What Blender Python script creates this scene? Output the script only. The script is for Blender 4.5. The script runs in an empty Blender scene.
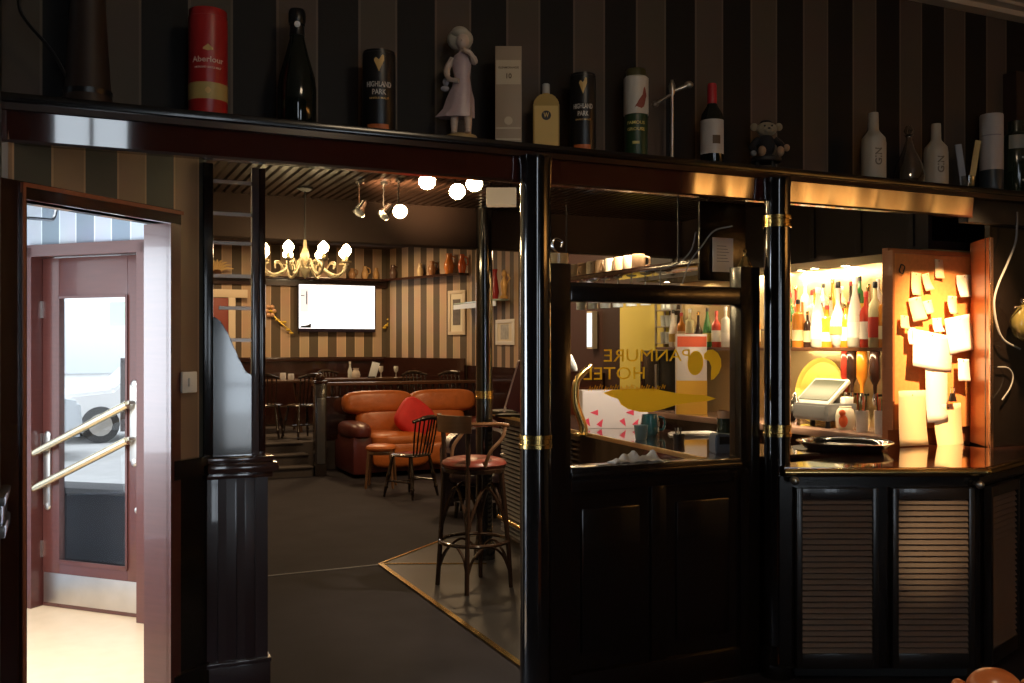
import bpy, bmesh, math, random
from mathutils import Vector, Matrix
random.seed(7)
PI = math.pi
R = math.radians
sc = bpy.context.scene
COL = sc.collection
# ------------------------------------------------------------------ camera frame helpers (metres)
F = 960.0
EYE = 1.58
HY = 346.0
SN, CS = math.sin(R(65.4)), math.cos(R(65.4))

def PZ(px, Z):
    X = (px - 512) / F * Z
    return (SN * X + CS * Z, -CS * X + SN * Z)

def PV(px, v):
    t = (px - 512) / F
    Z = v / (SN - CS * t)
    return (Z * (SN * t + CS), Z)

def HZ(y, Z):
    return EYE + (HY - y) / F * Z

# ------------------------------------------------------------------ materials
MATS = {}

def mat(name, col, rough=.5, metal=0., spec=.5, coat=0., emit=None, es=0., noise=0., nscale=20., bump=0., sheen=0., coatr=.05):
    if name in MATS:
        return MATS[name]
    m = bpy.data.materials.new(name)
    m.use_nodes = True
    nt = m.node_tree
    b = nt.nodes['Principled BSDF']
    b.inputs['Base Color'].default_value = (*col, 1)
    b.inputs['Roughness'].default_value = rough
    b.inputs['Metallic'].default_value = metal
    b.inputs['Specular IOR Level'].default_value = spec
    b.inputs['Coat Weight'].default_value = coat
    b.inputs['Coat Roughness'].default_value = coatr
    if sheen:
        b.inputs['Sheen Weight'].default_value = sheen
    if emit:
        b.inputs['Emission Color'].default_value = (*emit, 1)
        b.inputs['Emission Strength'].default_value = es
    if noise or bump:
        tc = nt.nodes.new('ShaderNodeTexCoord')
        n = nt.nodes.new('ShaderNodeTexNoise')
        n.inputs['Scale'].default_value = nscale
        n.inputs['Detail'].default_value = 4
        nt.links.new(tc.outputs['Object'], n.inputs['Vector'])
        if noise:
            mx = nt.nodes.new('ShaderNodeMix')
            mx.data_type = 'RGBA'
            mx.inputs['A'].default_value = (*[c * (1 - noise) for c in col], 1)
            mx.inputs['B'].default_value = (*[min(1, c * (1 + noise)) for c in col], 1)
            nt.links.new(n.outputs['Fac'], mx.inputs['Factor'])
            nt.links.new(mx.outputs['Result'], b.inputs['Base Color'])
        if bump:
            bp = nt.nodes.new('ShaderNodeBump')
            bp.inputs['Strength'].default_value = bump
            bp.inputs['Distance'].default_value = .01
            nt.links.new(n.outputs['Fac'], bp.inputs['Height'])
            nt.links.new(bp.outputs['Normal'], b.inputs['Normal'])
    MATS[name] = m
    return m

def wood(name, c1, c2, rough, coat=0., scale=(2, 2, 25), spec=.5):
    """streaky timber grain"""
    if name in MATS:
        return MATS[name]
    m = mat(name, c1, rough, coat=coat, spec=spec)
    nt = m.node_tree
    b = nt.nodes['Principled BSDF']
    tc = nt.nodes.new('ShaderNodeTexCoord')
    mp = nt.nodes.new('ShaderNodeMapping')
    mp.inputs['Scale'].default_value = scale
    n = nt.nodes.new('ShaderNodeTexNoise')
    n.inputs['Scale'].default_value = 3
    n.inputs['Detail'].default_value = 6
    mx = nt.nodes.new('ShaderNodeMix')
    mx.data_type = 'RGBA'
    mx.inputs['A'].default_value = (*c1, 1)
    mx.inputs['B'].default_value = (*c2, 1)
    nt.links.new(tc.outputs['Object'], mp.inputs['Vector'])
    nt.links.new(mp.outputs['Vector'], n.inputs['Vector'])
    nt.links.new(n.outputs['Fac'], mx.inputs['Factor'])
    nt.links.new(mx.outputs['Result'], b.inputs['Base Color'])
    return m

def stripes(name, d, phase, period, light, dark, rough=.6, frac=.5):
    """striped wallpaper: stripes stand across the horizontal direction d"""
    m = mat(name, light, rough, spec=.25)
    nt = m.node_tree
    b = nt.nodes['Principled BSDF']
    tc = nt.nodes.new('ShaderNodeTexCoord')
    dp = nt.nodes.new('ShaderNodeVectorMath')
    dp.operation = 'DOT_PRODUCT'
    dp.inputs[1].default_value = (d[0] / period, d[1] / period, 0)
    ad = nt.nodes.new('ShaderNodeMath'); ad.operation = 'SUBTRACT'
    ad.inputs[1].default_value = phase / period - 40
    fr = nt.nodes.new('ShaderNodeMath'); fr.operation = 'FRACT'
    rp = nt.nodes.new('ShaderNodeValToRGB')
    rp.color_ramp.interpolation = 'CONSTANT'
    e = rp.color_ramp.elements
    hi = tuple(min(1, c * 1.5) for c in light)
    e[0].position = 0; e[0].color = (*hi, 1)
    e[1].position = .03; e[1].color = (*light, 1)
    for p, c in ((frac - .03, hi), (frac, dark)):
        q = e.new(p); q.color = (*c, 1)
    nz = nt.nodes.new('ShaderNodeTexNoise'); nz.inputs['Scale'].default_value = 3
    mx = nt.nodes.new('ShaderNodeMix'); mx.data_type = 'RGBA'; mx.blend_type = 'MULTIPLY'
    mx.inputs['Factor'].default_value = .25
    nt.links.new(tc.outputs['Object'], dp.inputs[0])
    nt.links.new(dp.outputs['Value'], ad.inputs[0])
    nt.links.new(ad.outputs[0], fr.inputs[0])
    nt.links.new(fr.outputs[0], rp.inputs['Fac'])
    nt.links.new(tc.outputs['Object'], nz.inputs['Vector'])
    nt.links.new(rp.outputs['Color'], mx.inputs['A'])
    nt.links.new(nz.outputs['Color'], mx.inputs['B'])
    nt.links.new(mx.outputs['Result'], b.inputs['Base Color'])
    return m

def glass(name, tint=(1, 1, 1), refl=1.0, rough=0.0):
    if name in MATS:
        return MATS[name]
    m = bpy.data.materials.new(name)
    m.use_nodes = True
    nt = m.node_tree
    nt.nodes.remove(nt.nodes['Principled BSDF'])
    out = nt.nodes['Material Output']
    t = nt.nodes.new('ShaderNodeBsdfTransparent'); t.inputs['Color'].default_value = (*tint, 1)
    g = nt.nodes.new('ShaderNodeBsdfGlossy'); g.inputs['Roughness'].default_value = rough
    fr = nt.nodes.new('ShaderNodeFresnel'); fr.inputs['IOR'].default_value = 1.45
    mu = nt.nodes.new('ShaderNodeMath'); mu.operation = 'MULTIPLY'; mu.inputs[1].default_value = refl
    mx = nt.nodes.new('ShaderNodeMixShader')
    ge = nt.nodes.new('ShaderNodeNewGeometry')
    sb = nt.nodes.new('ShaderNodeMath'); sb.operation = 'SUBTRACT'; sb.inputs[0].default_value = 1
    nt.links.new(ge.outputs['Backfacing'], sb.inputs[1])
    m2 = nt.nodes.new('ShaderNodeMath'); m2.operation = 'MULTIPLY'
    nt.links.new(fr.outputs[0], m2.inputs[0]); nt.links.new(sb.outputs[0], m2.inputs[1])
    nt.links.new(m2.outputs[0], mu.inputs[0])
    nt.links.new(mu.outputs[0], mx.inputs['Fac'])
    nt.links.new(t.outputs[0], mx.inputs[1])
    nt.links.new(g.outputs[0], mx.inputs[2])
    nt.links.new(mx.outputs[0], out.inputs['Surface'])
    MATS[name] = m
    return m

def emis(name, col, s):
    return mat(name, (.8, .8, .8), .5, emit=col, es=s)

blackw = wood('black_gloss_wood', (.0045, .003, .0025), (.009, .006, .005), .2, .3)
mahog = wood('dark_mahogany', (.018, .006, .004), (.035, .012, .008), .18, .6)
fasc = wood('polished_fascia', (.035, .008, .006), (.06, .014, .009), .03, 1.0, (25, 2, 2), spec=1.0)
redw = wood('reddish_timber', (.06, .015, .011), (.095, .026, .019), .32, .3)
slatw = wood('ceiling_slat_wood', (.009, .005, .0035), (.018, .009, .006), .28, .4, (25, 2, 25))
brown = wood('brown_wood', (.06, .025, .012), (.1, .045, .02), .3, .4)
beechw = wood('worn_wood', (.12, .06, .03), (.2, .1, .05), .35, .3)
oakw = wood('orange_wood', (.3, .09, .03), (.42, .14, .05), .4, .2)
topw = wood('bar_top_wood', (.03, .009, .006), (.06, .018, .012), .08, .8, (2, 25, 2))
brass = mat('brass', (.72, .5, .18), .22, 1.)
chrome = mat('chrome', (.75, .75, .75), .15, 1.)
steel = mat('worn_steel', (.55, .52, .48), .35, 1., noise=.2, nscale=6)
goldp = mat('gold_paint', (.62, .42, .05), .4, .3)
vinyl = bpy.data.materials.new('gold_vinyl'); vinyl.use_nodes = True
_nt = vinyl.node_tree; _nt.nodes.remove(_nt.nodes['Principled BSDF'])
_d = _nt.nodes.new('ShaderNodeBsdfDiffuse'); _d.inputs['Color'].default_value = (.75, .48, .03, 1)
_t = _nt.nodes.new('ShaderNodeBsdfTranslucent'); _t.inputs['Color'].default_value = (.95, .62, .04, 1)
_m = _nt.nodes.new('ShaderNodeMixShader'); _m.inputs['Fac'].default_value = .6
_nt.links.new(_d.outputs[0], _m.inputs[1]); _nt.links.new(_t.outputs[0], _m.inputs[2])
_nt.links.new(_m.outputs[0], _nt.nodes['Material Output'].inputs['Surface'])
leather = mat('orange_leather', (.42, .115, .026), .36, bump=.6, nscale=11, noise=.3)
leather_d = mat('maroon_leather', (.09, .02, .018), .3, bump=.2, nscale=9)
redcloth = mat('red_cloth', (.55, .02, .02), .7, noise=.3, nscale=8)
seatred = mat('seat_leather', (.2, .035, .022), .35, bump=.2, nscale=12)
paper = mat('white_paper', (.82, .78, .7), .7)
cream = mat('cream_paint', (.6, .5, .36), .5)
white = mat('white_plastic', (.8, .8, .78), .4)
black = mat('black_plastic', (.008, .008, .009), .3)
blackm = mat('matt_black', (.01, .009, .009), .6)
grey = mat('grey_plastic', (.13, .135, .15), .45)
carpet = mat('dark_carpet', (.021, .018, .023), .8, noise=.5, nscale=3, spec=.2)
tile = mat('dark_tile', (.022, .02, .02), .4, noise=.3, nscale=4)
winglass = glass('clear_glass', (.97, .97, .97), 1.0)
tumbler = glass('thin_glass', (.93, .94, .93), 2.0)
cork = mat('cork', (.62, .25, .07), .8, noise=.25, nscale=40)
bulb = emis('lamp_bulb', (1., .72, .36), 230)
bulb2 = emis('candle_bulb', (1., .74, .38), 60)
downl = emis('downlight_disc', (1., .78, .46), 330)
ceram = mat('ceramic', (.62, .56, .5), .3, noise=.15, nscale=15)
stone = mat('stoneware', (.45, .4, .32), .45)
darkgl = mat('dark_bottle_glass', (.006, .009, .006), .07, spec=.6)

# ------------------------------------------------------------------ mesh builder
class G:
    def __init__(s):
        s.bm = bmesh.new()
        s.M = Matrix.Identity(4)

    def at(s, loc=(0, 0, 0), rz=0, rx=0, ry=0, scale=(1, 1, 1)):
        s.M = Matrix.Translation(loc) @ Matrix.Rotation(rz, 4, 'Z') @ Matrix.Rotation(ry, 4, 'Y') @ Matrix.Rotation(rx, 4, 'X') @ Matrix.Diagonal((*scale, 1))
        return s

    def _v(s, p):
        return s.bm.verts.new(s.M @ Vector(p))

    def box(s, a, b, bev=0.):
        t = bmesh.new()
        xs, ys, zs = (a[0], b[0]), (a[1], b[1]), (a[2], b[2])
        v = [t.verts.new((x, y, z)) for x in xs for y in ys for z in zs]
        for f in ((0, 1, 3, 2), (4, 6, 7, 5), (0, 4, 5, 1), (2, 3, 7, 6), (0, 2, 6, 4), (1, 5, 7, 3)):
            t.faces.new([v[i] for i in f])
        bmesh.ops.recalc_face_normals(t, faces=t.faces)
        if bev:
            bmesh.ops.bevel(t, geom=list(t.edges), offset=bev, segments=2, profile=.6, affect='EDGES', clamp_overlap=True)
        s._merge(t)
        return s

    def _merge(s, t):
        mp = {}
        for v in t.verts:
            mp[v] = s._v(v.co)
        for f in t.faces:
            try:
                s.bm.faces.new([mp[v] for v in f.verts])
            except ValueError:
                pass
        t.free()

    def prism(s, pts, h0, h1, bev=0.):
        """extrude the polygon pts (x, y) from z=h0 to z=h1"""
        t = bmesh.new()
        lo = [t.verts.new((x, y, h0)) for x, y in pts]
        hi = [t.verts.new((x, y, h1)) for x, y in pts]
        n = len(pts)
        t.faces.new(lo[::-1]); t.faces.new(hi)
        for i in range(n):
            t.faces.new((lo[i], lo[(i + 1) % n], hi[(i + 1) % n], hi[i]))
        bmesh.ops.recalc_face_normals(t, faces=t.faces)
        if bev:
            bmesh.ops.bevel(t, geom=list(t.edges), offset=bev, segments=2, affect='EDGES', clamp_overlap=True)
        s._merge(t)
        return s

    def xz(s, pts, y0, y1, bev=0.):
        """extrude a polygon given in (x, z) from y0 to y1"""
        old = s.M
        s.M = old @ Matrix.Rotation(PI / 2, 4, 'X')
        s.prism(pts, -y1, -y0, bev)
        s.M = old
        return s

    def lathe(s, prof, n=20, cap=True, squash=(1, 1), n_pow=None):
        rings = []
        for r, z in prof:
            ring = []
            for k in range(n):
                a = 2 * PI * k / n
                c, d = math.cos(a), math.sin(a)
                if n_pow:
                    c = math.copysign(abs(c) ** n_pow, c); d = math.copysign(abs(d) ** n_pow, d)
                ring.append(s._v((r * c * squash[0], r * d * squash[1], z)))
            rings.append(ring)
        for i in range(len(rings) - 1):
            for k in range(n):
                s.bm.faces.new((rings[i][k], rings[i][(k + 1) % n], rings[i + 1][(k + 1) % n], rings[i + 1][k]))
        if cap:
            s.bm.faces.new(rings[0][::-1]); s.bm.faces.new(rings[-1])
        return s

    def tube(s, pts, r, n=8, closed=False):
        pts = [Vector(p) for p in pts]
        rs = r if isinstance(r, (list, tuple)) else [r] * len(pts)
        m = len(pts)
        rings = []
        up = None
        for i, p in enumerate(pts):
            if closed:
                d = pts[(i + 1) % m] - pts[i - 1]
            else:
                d = pts[min(i + 1, m - 1)] - pts[max(i - 1, 0)]
            d.normalize()
            if up is None:
                up = Vector((0, 0, 1)) if abs(d.z) < .9 else Vector((1, 0, 0))
            x = d.cross(up)
            if x.length < 1e-5:
                x = d.cross(Vector((.3, 1, .2)))
            x.normalize()
            y = x.cross(d).normalized()
            up = y
            rings.append([s._v(p + rs[i] * (math.cos(2 * PI * k / n) * x + math.sin(2 * PI * k / n) * y)) for k in range(n)])
        for i in range(m if closed else m - 1):
            A, B = rings[i], rings[(i + 1) % m]
            for k in range(n):
                s.bm.faces.new((A[k], A[(k + 1) % n], B[(k + 1) % n], B[k]))
        if not closed:
            s.bm.faces.new(rings[0][::-1]); s.bm.faces.new(rings[-1])
        return s

    def ball(s, c, r, n=14, m=9, p=1.):
        """ellipsoid; p below 1 squares it off into a cushion"""
        if not isinstance(r, (tuple, list)):
            r = (r, r, r)
        f = lambda x: math.copysign(abs(x) ** p, x)
        top = s._v((c[0], c[1], c[2] + r[2])); bot = s._v((c[0], c[1], c[2] - r[2]))
        rings = []
        for j in range(1, m):
            th = PI * j / m
            rings.append([s._v((c[0] + r[0] * f(math.sin(th)) * f(math.cos(2 * PI * k / n)),
                                c[1] + r[1] * f(math.sin(th)) * f(math.sin(2 * PI * k / n)),
                                c[2] + r[2] * f(math.cos(th)))) for k in range(n)])
        for k in range(n):
            s.bm.faces.new((top, rings[0][k], rings[0][(k + 1) % n]))
            s.bm.faces.new((bot, rings[-1][(k + 1) % n], rings[-1][k]))
        for j in range(len(rings) - 1):
            for k in range(n):
                s.bm.faces.new((rings[j][k], rings[j + 1][k], rings[j + 1][(k + 1) % n], rings[j][(k + 1) % n]))
        return s

    def text(s, body, size, flip=False, depth=.0006, width=None):
        """lettering standing in the local xz plane, centred on the origin, facing -y"""
        c = bpy.data.curves.new('t', 'FONT')
        c.body = body; c.size = size; c.align_x = 'CENTER'; c.align_y = 'CENTER'; c.extrude = depth
        c.resolution_u = 3; c.offset = size * .018 if depth else 0
        o = bpy.data.objects.new('t', c)
        COL.objects.link(o)
        me = bpy.data.meshes.new_from_object(o.evaluated_get(bpy.context.evaluated_depsgraph_get()))
        bpy.data.objects.remove(o); bpy.data.curves.remove(c)
        t = bmesh.new(); t.from_mesh(me); bpy.data.meshes.remove(me)
        xs = [v.co.x for v in t.verts]
        k = 1 if not width else width / (max(xs) - min(xs))
        for v in t.verts:
            v.co = Vector((v.co.x * k * (-1 if flip else 1), -v.co.z, v.co.y))
        bmesh.ops.recalc_face_normals(t, faces=t.faces)
        s._merge(t)
        return s

    def build(s, name, m, parent=None, loc=None, rz=0, sharp=38):
        bmesh.ops.recalc_face_normals(s.bm, faces=s.bm.faces)
        for f in s.bm.faces:
            f.smooth = True
        for e in s.bm.edges:
            if len(e.link_faces) == 2 and e.calc_face_angle(0) > R(sharp):
                e.smooth = False
        me = bpy.data.meshes.new(name)
        s.bm.to_mesh(me); s.bm.free()
        me.materials.append(m)
        o = bpy.data.objects.new(name, me)
        COL.objects.link(o)
        if parent:
            o.parent = parent
        if loc:
            o.location = loc; o.rotation_euler.z = rz
        return o

def thing(name, label, cat, loc=(0, 0, 0), rz=0, group=None):
    o = bpy.data.objects.new(name, None)
    o.empty_display_size = .05
    COL.objects.link(o)
    o.location = loc; o.rotation_euler.z = rz
    return tag(o, label, cat, group)

def tag(o, label, cat, group=None):
    o['label'] = label; o['category'] = cat
    if group:
        o['group'] = group
    return o

def struct(o):
    o['kind'] = 'structure'
    return o

def dup(root, loc, rz, label, group=None):
    r = root.copy(); COL.objects.link(r)
    r.location = loc; r.rotation_euler.z = rz
    r['label'] = label
    if group:
        r['group'] = group
    for ch in list(root.children):
        c = ch.copy(); COL.objects.link(c); c.parent = r
        for g in ch.children:
            d = g.copy(); COL.objects.link(d); d.parent = c
    return r

def wallseg(name, a, b, z0, z1, th, m, side=1):
    """upright slab from a to b, thickened to the left (side=1) or right (side=-1) of a->b"""
    a, b = Vector((*a, 0)), Vector((*b, 0))
    d = (b - a).normalized()
    n = Vector((-d.y, d.x, 0)) * th * side
    pts = [(p.x, p.y) for p in (a, b, b + n, a + n)]
    return struct(G().prism(pts, z0, z1).build(name, m))

def bez(p, n=14):
    """Catmull-Rom curve through the points p"""
    p = [Vector(q) for q in p]
    q = [2 * p[0] - p[1]] + p + [2 * p[-1] - p[-2]]
    out = []
    for i in range(1, len(q) - 2):
        for k in range(n):
            t = k / n
            out.append(.5 * ((2 * q[i]) + (q[i + 1] - q[i - 1]) * t + (2 * q[i - 1] - 5 * q[i] + 4 * q[i + 1] - q[i + 2]) * t * t + (3 * q[i] - q[i - 1] - 3 * q[i + 1] + q[i + 2]) * t ** 3))
    out.append(p[-1])
    return out

# ------------------------------------------------------------------ the room shell
D45 = (.7335, .6797)
STF = stripes('wallpaper_front', (1, 0), .416, .3455, (.105, .08, .06), (.013, .011, .01))  # one paper throughout; each room's light level and tint put into its colours
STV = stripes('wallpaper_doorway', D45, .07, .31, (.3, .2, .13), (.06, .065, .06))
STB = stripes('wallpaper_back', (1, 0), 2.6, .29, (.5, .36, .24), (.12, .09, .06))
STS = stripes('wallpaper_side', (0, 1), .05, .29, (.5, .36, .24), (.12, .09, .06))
STL = stripes('wallpaper_lobby', (.707, -.707), .05, .27, (.62, .66, .72), (.3, .36, .42))
plaster = mat('dark_plaster', (.05, .035, .028), .7)
ceilm = mat('cream_ceiling', (.6, .5, .38), .7)
darkceil = mat('brown_ceiling', (.05, .03, .022), .6)
paleblue = mat('pale_lobby_paint', (.62, .68, .78), .5)
lobbyfl = wood('lobby_floor', (.55, .36, .2), (.68, .46, .27), .5, .1, (3, 3, 3))

struct(G().prism([(-4.2, -3.4), (7.4, -3.4), (7.4, 15.2), (1.7, 15.2), (.6, 5.7), (.5, 4.37), (-.2, 3.7), (-4.2, 3.4)], -.1, 0).build('floor', carpet))
struct(G().prism([(-.2, 3.7), (.5, 4.37), (.6, 5.7), (.44, 6.02), (-.22, 6.7), (-1.3, 5.9), (-1.1, 3.7)], -.1, .004).build('floor_lobby', lobbyfl))
struct(G().prism([(-6, 6.0), (-1.3, 6.0), (-.2, 6.6), (.55, 5.9), (1.55, 15.3), (4, 15.4), (4, 30), (-14, 30), (-14, 6)], -.2, -.06).build('ground_outside', mat('pavement', (.45, .45, .45), .8, noise=.2, nscale=2)))
# bar floor with brass edging: tiled area in front of the counter
struct(G().prism([(2.01, 3.7), (2.02, 6.7), (2.76, 7.34), (3.6, 7.34), (3.6, 3.7)], 0, .006).build('floor_tiles', tile))
g = G()
for a, b, w in (((2.01, 3.7), (2.02, 6.7), .034), ((2.02, 6.7), (2.76, 7.34), .02), ((2.02, 6.7), (2.72, 6.38), .02)):
    a, b = Vector(a), Vector(b); d = (b - a).normalized(); n = Vector((-d.y, d.x)) * w / 2
    g.prism([tuple(q) for q in (a - n, b - n, b + n, a + n)], .004, .012)
struct(g.build('trim_1', brass))
a, b = Vector(PZ(255, 6.55)), Vector((2.02, 6.7))
d = (b - a).normalized(); n = Vector((-d.y, d.x)) * .012
struct(G().prism([tuple(q) for q in (a - n, b - n, b + n, a + n)], 0, .004).build('trim_2', mat('carpet_seam', (.11, .11, .12), .6)))

# front room
wallseg('wall_front', (-1.4, 3.99), (7.3, 3.99), 2.435, 3.6, .11, STF)
struct(G().box((-4.2, -3.4, 3.58), (7.4, 4.1, 3.7)).build('ceiling', ceilm))
g = G()
g.at((-1.4, 3.99, 3.58)).xz([(0, 0), (8.7, 0), (8.7, -.02), (0, -.02)], -.14, 0).xz([(0, -.02), (8.7, -.02), (8.7, -.05), (0, -.05)], -.08, 0)
struct(g.build('trim_3', ceilm))
wallseg('wall_front_left', (-4.2, 3.99), (-1.4, 3.99), 0, 3.6, .11, STF)
wallseg('wall_left', (-4.2, -3.4), (-4.2, 3.7), 0, 3.6, .1, STF)
wallseg('wall_pier', (-4.2, 3.42), (-.22, 3.42), 0, 3.6, .28, blackm)
g = G()
g.box((-3., 3.37, .98), (-.19, 3.68, 1.02), .008).box((-3., 3.39, 1.02), (-.2, 3.68, 1.08), .01).box((-3., 3.37, 1.08), (-.19, 3.68, 1.11), .008)
struct(g.build('trim_4', mat('pale_moulding', (.12, .12, .13), .2, coat=.6)))
wallseg('wall_right', (7.3, -3.4), (7.3, 4.1), 0, 3.6, .1, mat('warm_plaster', (.35, .22, .12), .7), side=-1)
# back wall with two tall sash windows behind the viewpoint
W = [(-.2, .55), (1.66, 2.5)]
xs = sorted([-4.2] + [q for w in W for q in w] + [7.4])
for i in range(0, len(xs) - 1, 2):
    wallseg('wall_back_pier', (xs[i], -3.3), (xs[i + 1], -3.3), 0, 3.6, .1, plaster, side=-1)
for i, (x0, x1) in enumerate(W):
    zb, zt = ((.7, 2.95), (.3, 1.9))[i]
    wallseg('wall_back_sill', (x0, -3.3), (x1, -3.3), 0, zb, .1, plaster, side=-1)
    wallseg('wall_back_head', (x0, -3.3), (x1, -3.3), zt, 3.6, .1, plaster, side=-1)
    g = G()
    for q in (x0 + .02, x1 - .02, (x0 + x1) / 2):
        g.box((q - .02, -3.36, zb), (q + .02, -3.32, zt))
    for q in (zb + .02, (zb + zt) / 2, zt - .02):
        g.box((x0, -3.36, q - .02), (x1, -3.32, q + .02))
    f = struct(g.build('window_%d' % (i + 1), white))
    struct(G().box((x0, -3.345, zb), (x1, -3.335, zt)).build('window_pane', winglass, f))
# right hand dark wall closing the partition
wallseg('wall_partition', (4.70, 3.8), (7.3, 3.8), 0, 2.38, .03, blackw)

# doorway wall (45 degrees), wallpaper above the opening
A = Vector((-.20, 3.705)); dv = Vector((.7335, .6797)); L45 = .99
def W45(s, off=0.):
    p = A + dv * s + Vector((-dv.y, dv.x)) * off
    return (p.x, p.y)
def on45(g, s0, s1, o0, o1, z0, z1):
    g.prism([W45(s0, o0), W45(s1, o0), W45(s1, o1), W45(s0, o1)], z0, z1)
DT = 2.09
s_l, s_r = .055, .775
g = G(); on45(g, 0, L45, 0, .1, DT, 2.4); on45(g, s_r, L45, 0, .1, 0, DT); on45(g, 0, s_l, 0, .1, 0, DT)
struct(g.build('wall_doorway', STV))
g = G()
on45(g, s_r - .0, L45 - .0, -.012, 0, 0, 1.02); on45(g, s_r, L45, -.03, 0, 1.02, 1.10); on45(g, s_r, L45, -.025, 0, 0, .2)
struct(g.build('trim_5', blackw))
g = G()
on45(g, -.05, s_l, -.016, .06, 0, DT + .06); on45(g, s_l - .02, s_l, -.024, .0, 0, DT + .02)
on45(g, s_l, s_r + .05, -.016, .06, DT, DT + .06)
struct(g.build('trim_6', mahog))
g = G()
on45(g, s_r - .02, s_r + .05, -.014, .12, 0, DT); on45(g, s_r - .02, s_r + .01, -.024, .0, 0, DT)
struct(g.build('trim_7', redw))
# copper bead running round the opening
g = G()
on45(g, s_l - .02, s_l - .008, -.03, -.016, 0, DT + .055); on45(g, s_l - .02, s_r + .05, -.03, -.014, DT + .04, DT + .055)
struct(g.build('trim_8', mat('bead', (.3, .1, .05), .2, coat=1.)))

# lobby (vestibule) behind the doorway
E0, E1 = Vector((-.62, 6.915)), Vector((.62, 5.633))
de = (E1 - E0).normalized()
def WE(s, off=0.):
    p = Vector((-.19, 6.47)) + de * s + Vector((-de.y, de.x)) * off
    return (p.x, p.y)
def onE(g, s0, s1, o0, o1, z0, z1):
    g.prism([WE(s0, o0), WE(s1, o0), WE(s1, o1), WE(s0, o1)], z0, z1)
OW = .80
g = G(); onE(g, -.6, -.06, 0, .12, 0, 2.7); onE(g, OW + .06, 1.12, 0, .12, 0, 2.7)
onE(g, -.06, OW + .06, 0, .12, 2.17, 2.7)
struct(g.build('wall_lobby', STL))
wallseg('wall_lobby_right', (.50, 4.37), (.60, 5.72), 0, 2.7, .03, paleblue, side=1)
wallseg('wall_lobby_left', (-1.12, 3.7), (-1.3, 6.6), 2.5, 2.7, .08, paleblue, side=1)
wallseg('wall_lobby_left', (-1.12, 3.7), (-1.3, 6.6), 0, .5, .08, paleblue, side=1)
struct(G().prism([(-1.3, 4.11), (.16, 4.11), (.45, 4.4), (.62, 5.72), (-.6, 7.0), (-1.4, 6.6)], 2.66, 2.74).build('ceiling_lobby', paleblue))
wallseg('wall_lobby_end', (-1.3, 6.5), (-.6, 6.9), 0, 2.7, .08, paleblue)
# pale timber lining to the right of the lobby door
g = G(); onE(g, OW + .06, 1.1, -.02, 0, 1.0, 1.1); onE(g, OW + .06, 1.1, -.015, 0, 0, 1.0)
struct(g.build('trim_9', redw))
# door lining
g = G()
onE(g, -.06, -.0, -.05, .12, 0, 2.17); onE(g, OW, OW + .06, -.05, .12, 0, 2.17); onE(g, -.06, OW + .06, -.05, .12, 2.115, 2.185)
struct(g.build('trim_10', redw))
# the door leaf: local x runs along the leaf, y goes outward
rzE = math.atan2(de.y, de.x)
door = thing('door_1', '', '', (*WE(0, .03), 0), rzE)
del door['label']; del door['category']; struct(door)
g = G()
g.box((.005, 0, .006), (.135, .045, 2.11), .004).box((OW - .14, 0, .006), (OW - .005, .045, 2.11), .004)
g.box((.135, 0, .006), (OW - .14, .045, .28), .004).box((.135, 0, 1.87), (OW - .14, .045, 2.11), .004)
g.box((.135, -.008, .27), (OW - .14, .0, .295)).box((.13, -.008, .28), (.145, 0, 1.88)).box((OW - .15, -.008, .28), (OW - .135, 0, 1.88)).box((.135, -.008, 1.865), (OW - .14, 0, 1.88))
struct(g.build('door_frame', redw, door))
struct(G().box((.13, .02, .27), (OW - .13, .028, 1.88)).build('door_pane', winglass, door))
struct(G().box((.02, -.006, .03), (OW - .02, 0, .21), .002).build('kick_plate', steel, door))
def zE(px, y):
    # height of a photo point lying in the door plane
    t = (px - 512) / F
    n = Vector((-de.y, de.x)); k = n.dot(Vector((-.19, 6.47)))
    r = Vector((SN * t + CS, -CS * t + SN))
    Z = k / n.dot(r)
    p = r * Z
    return ((p - Vector((-.19, 6.47))).dot(de), HZ(y, Z))
for (p0, p1) in (((31, 456), (128, 404)), ((31, 491), (128, 440))):
    a, b = zE(*p0), zE(*p1)
    struct(G().tube([(a[0], -.055, a[1]), (b[0] + .02, -.055, b[1])], .023, 14).ball((a[0], -.055, a[1]), .0235, 12, 8).build('push_bar', mat('pale_brass', (.85, .74, .5), .25, 1.), door))
for (px, y0, y1) in ((44, 506, 436), (131, 462, 385)):
    a, b = zE(px, y0), zE(px, y1)
    g = G().box((a[0] - .028, -.012, a[1]), (a[0] + .028, 0, b[1]), .004)
    m_ = (a[1] + b[1]) / 2
    g.ball((a[0], -.004, a[1]), (.026, .01, .03)).ball((a[0], -.004, b[1]), (.026, .01, .03))
    for (p0, p1) in (((31, 456), (128, 404)), ((31, 491), (128, 440))):
        q0, q1 = zE(*p0), zE(*p1)
        f_ = (a[0] - q0[0]) / (q1[0] - q0[0])
        zz = q0[1] + (q1[1] - q0[1]) * f_
        g.tube([(a[0], 0, zz), (a[0], -.055, zz)], .011, 8)
    struct(g.build('push_plate', steel, door))
a = zE(134, 511)
struct(G().at((a[0], -.006, a[1]), rx=PI / 2).lathe([(.017, -.006), (.017, .004), (.01, .008)], 12).build('lock_cylinder', steel, door))
for z in (.35, 1.0, 1.8):
    struct(G().box((-.01, -.012, z - .05), (.012, .0, z + .05)).build('door_hinge', steel, door))
struct(G().box((OW - .3, .03, 1.70), (OW - .18, .034, 1.84)).build('door_notice', mat('notice_green', (.45, .55, .45), .6), door))
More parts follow.
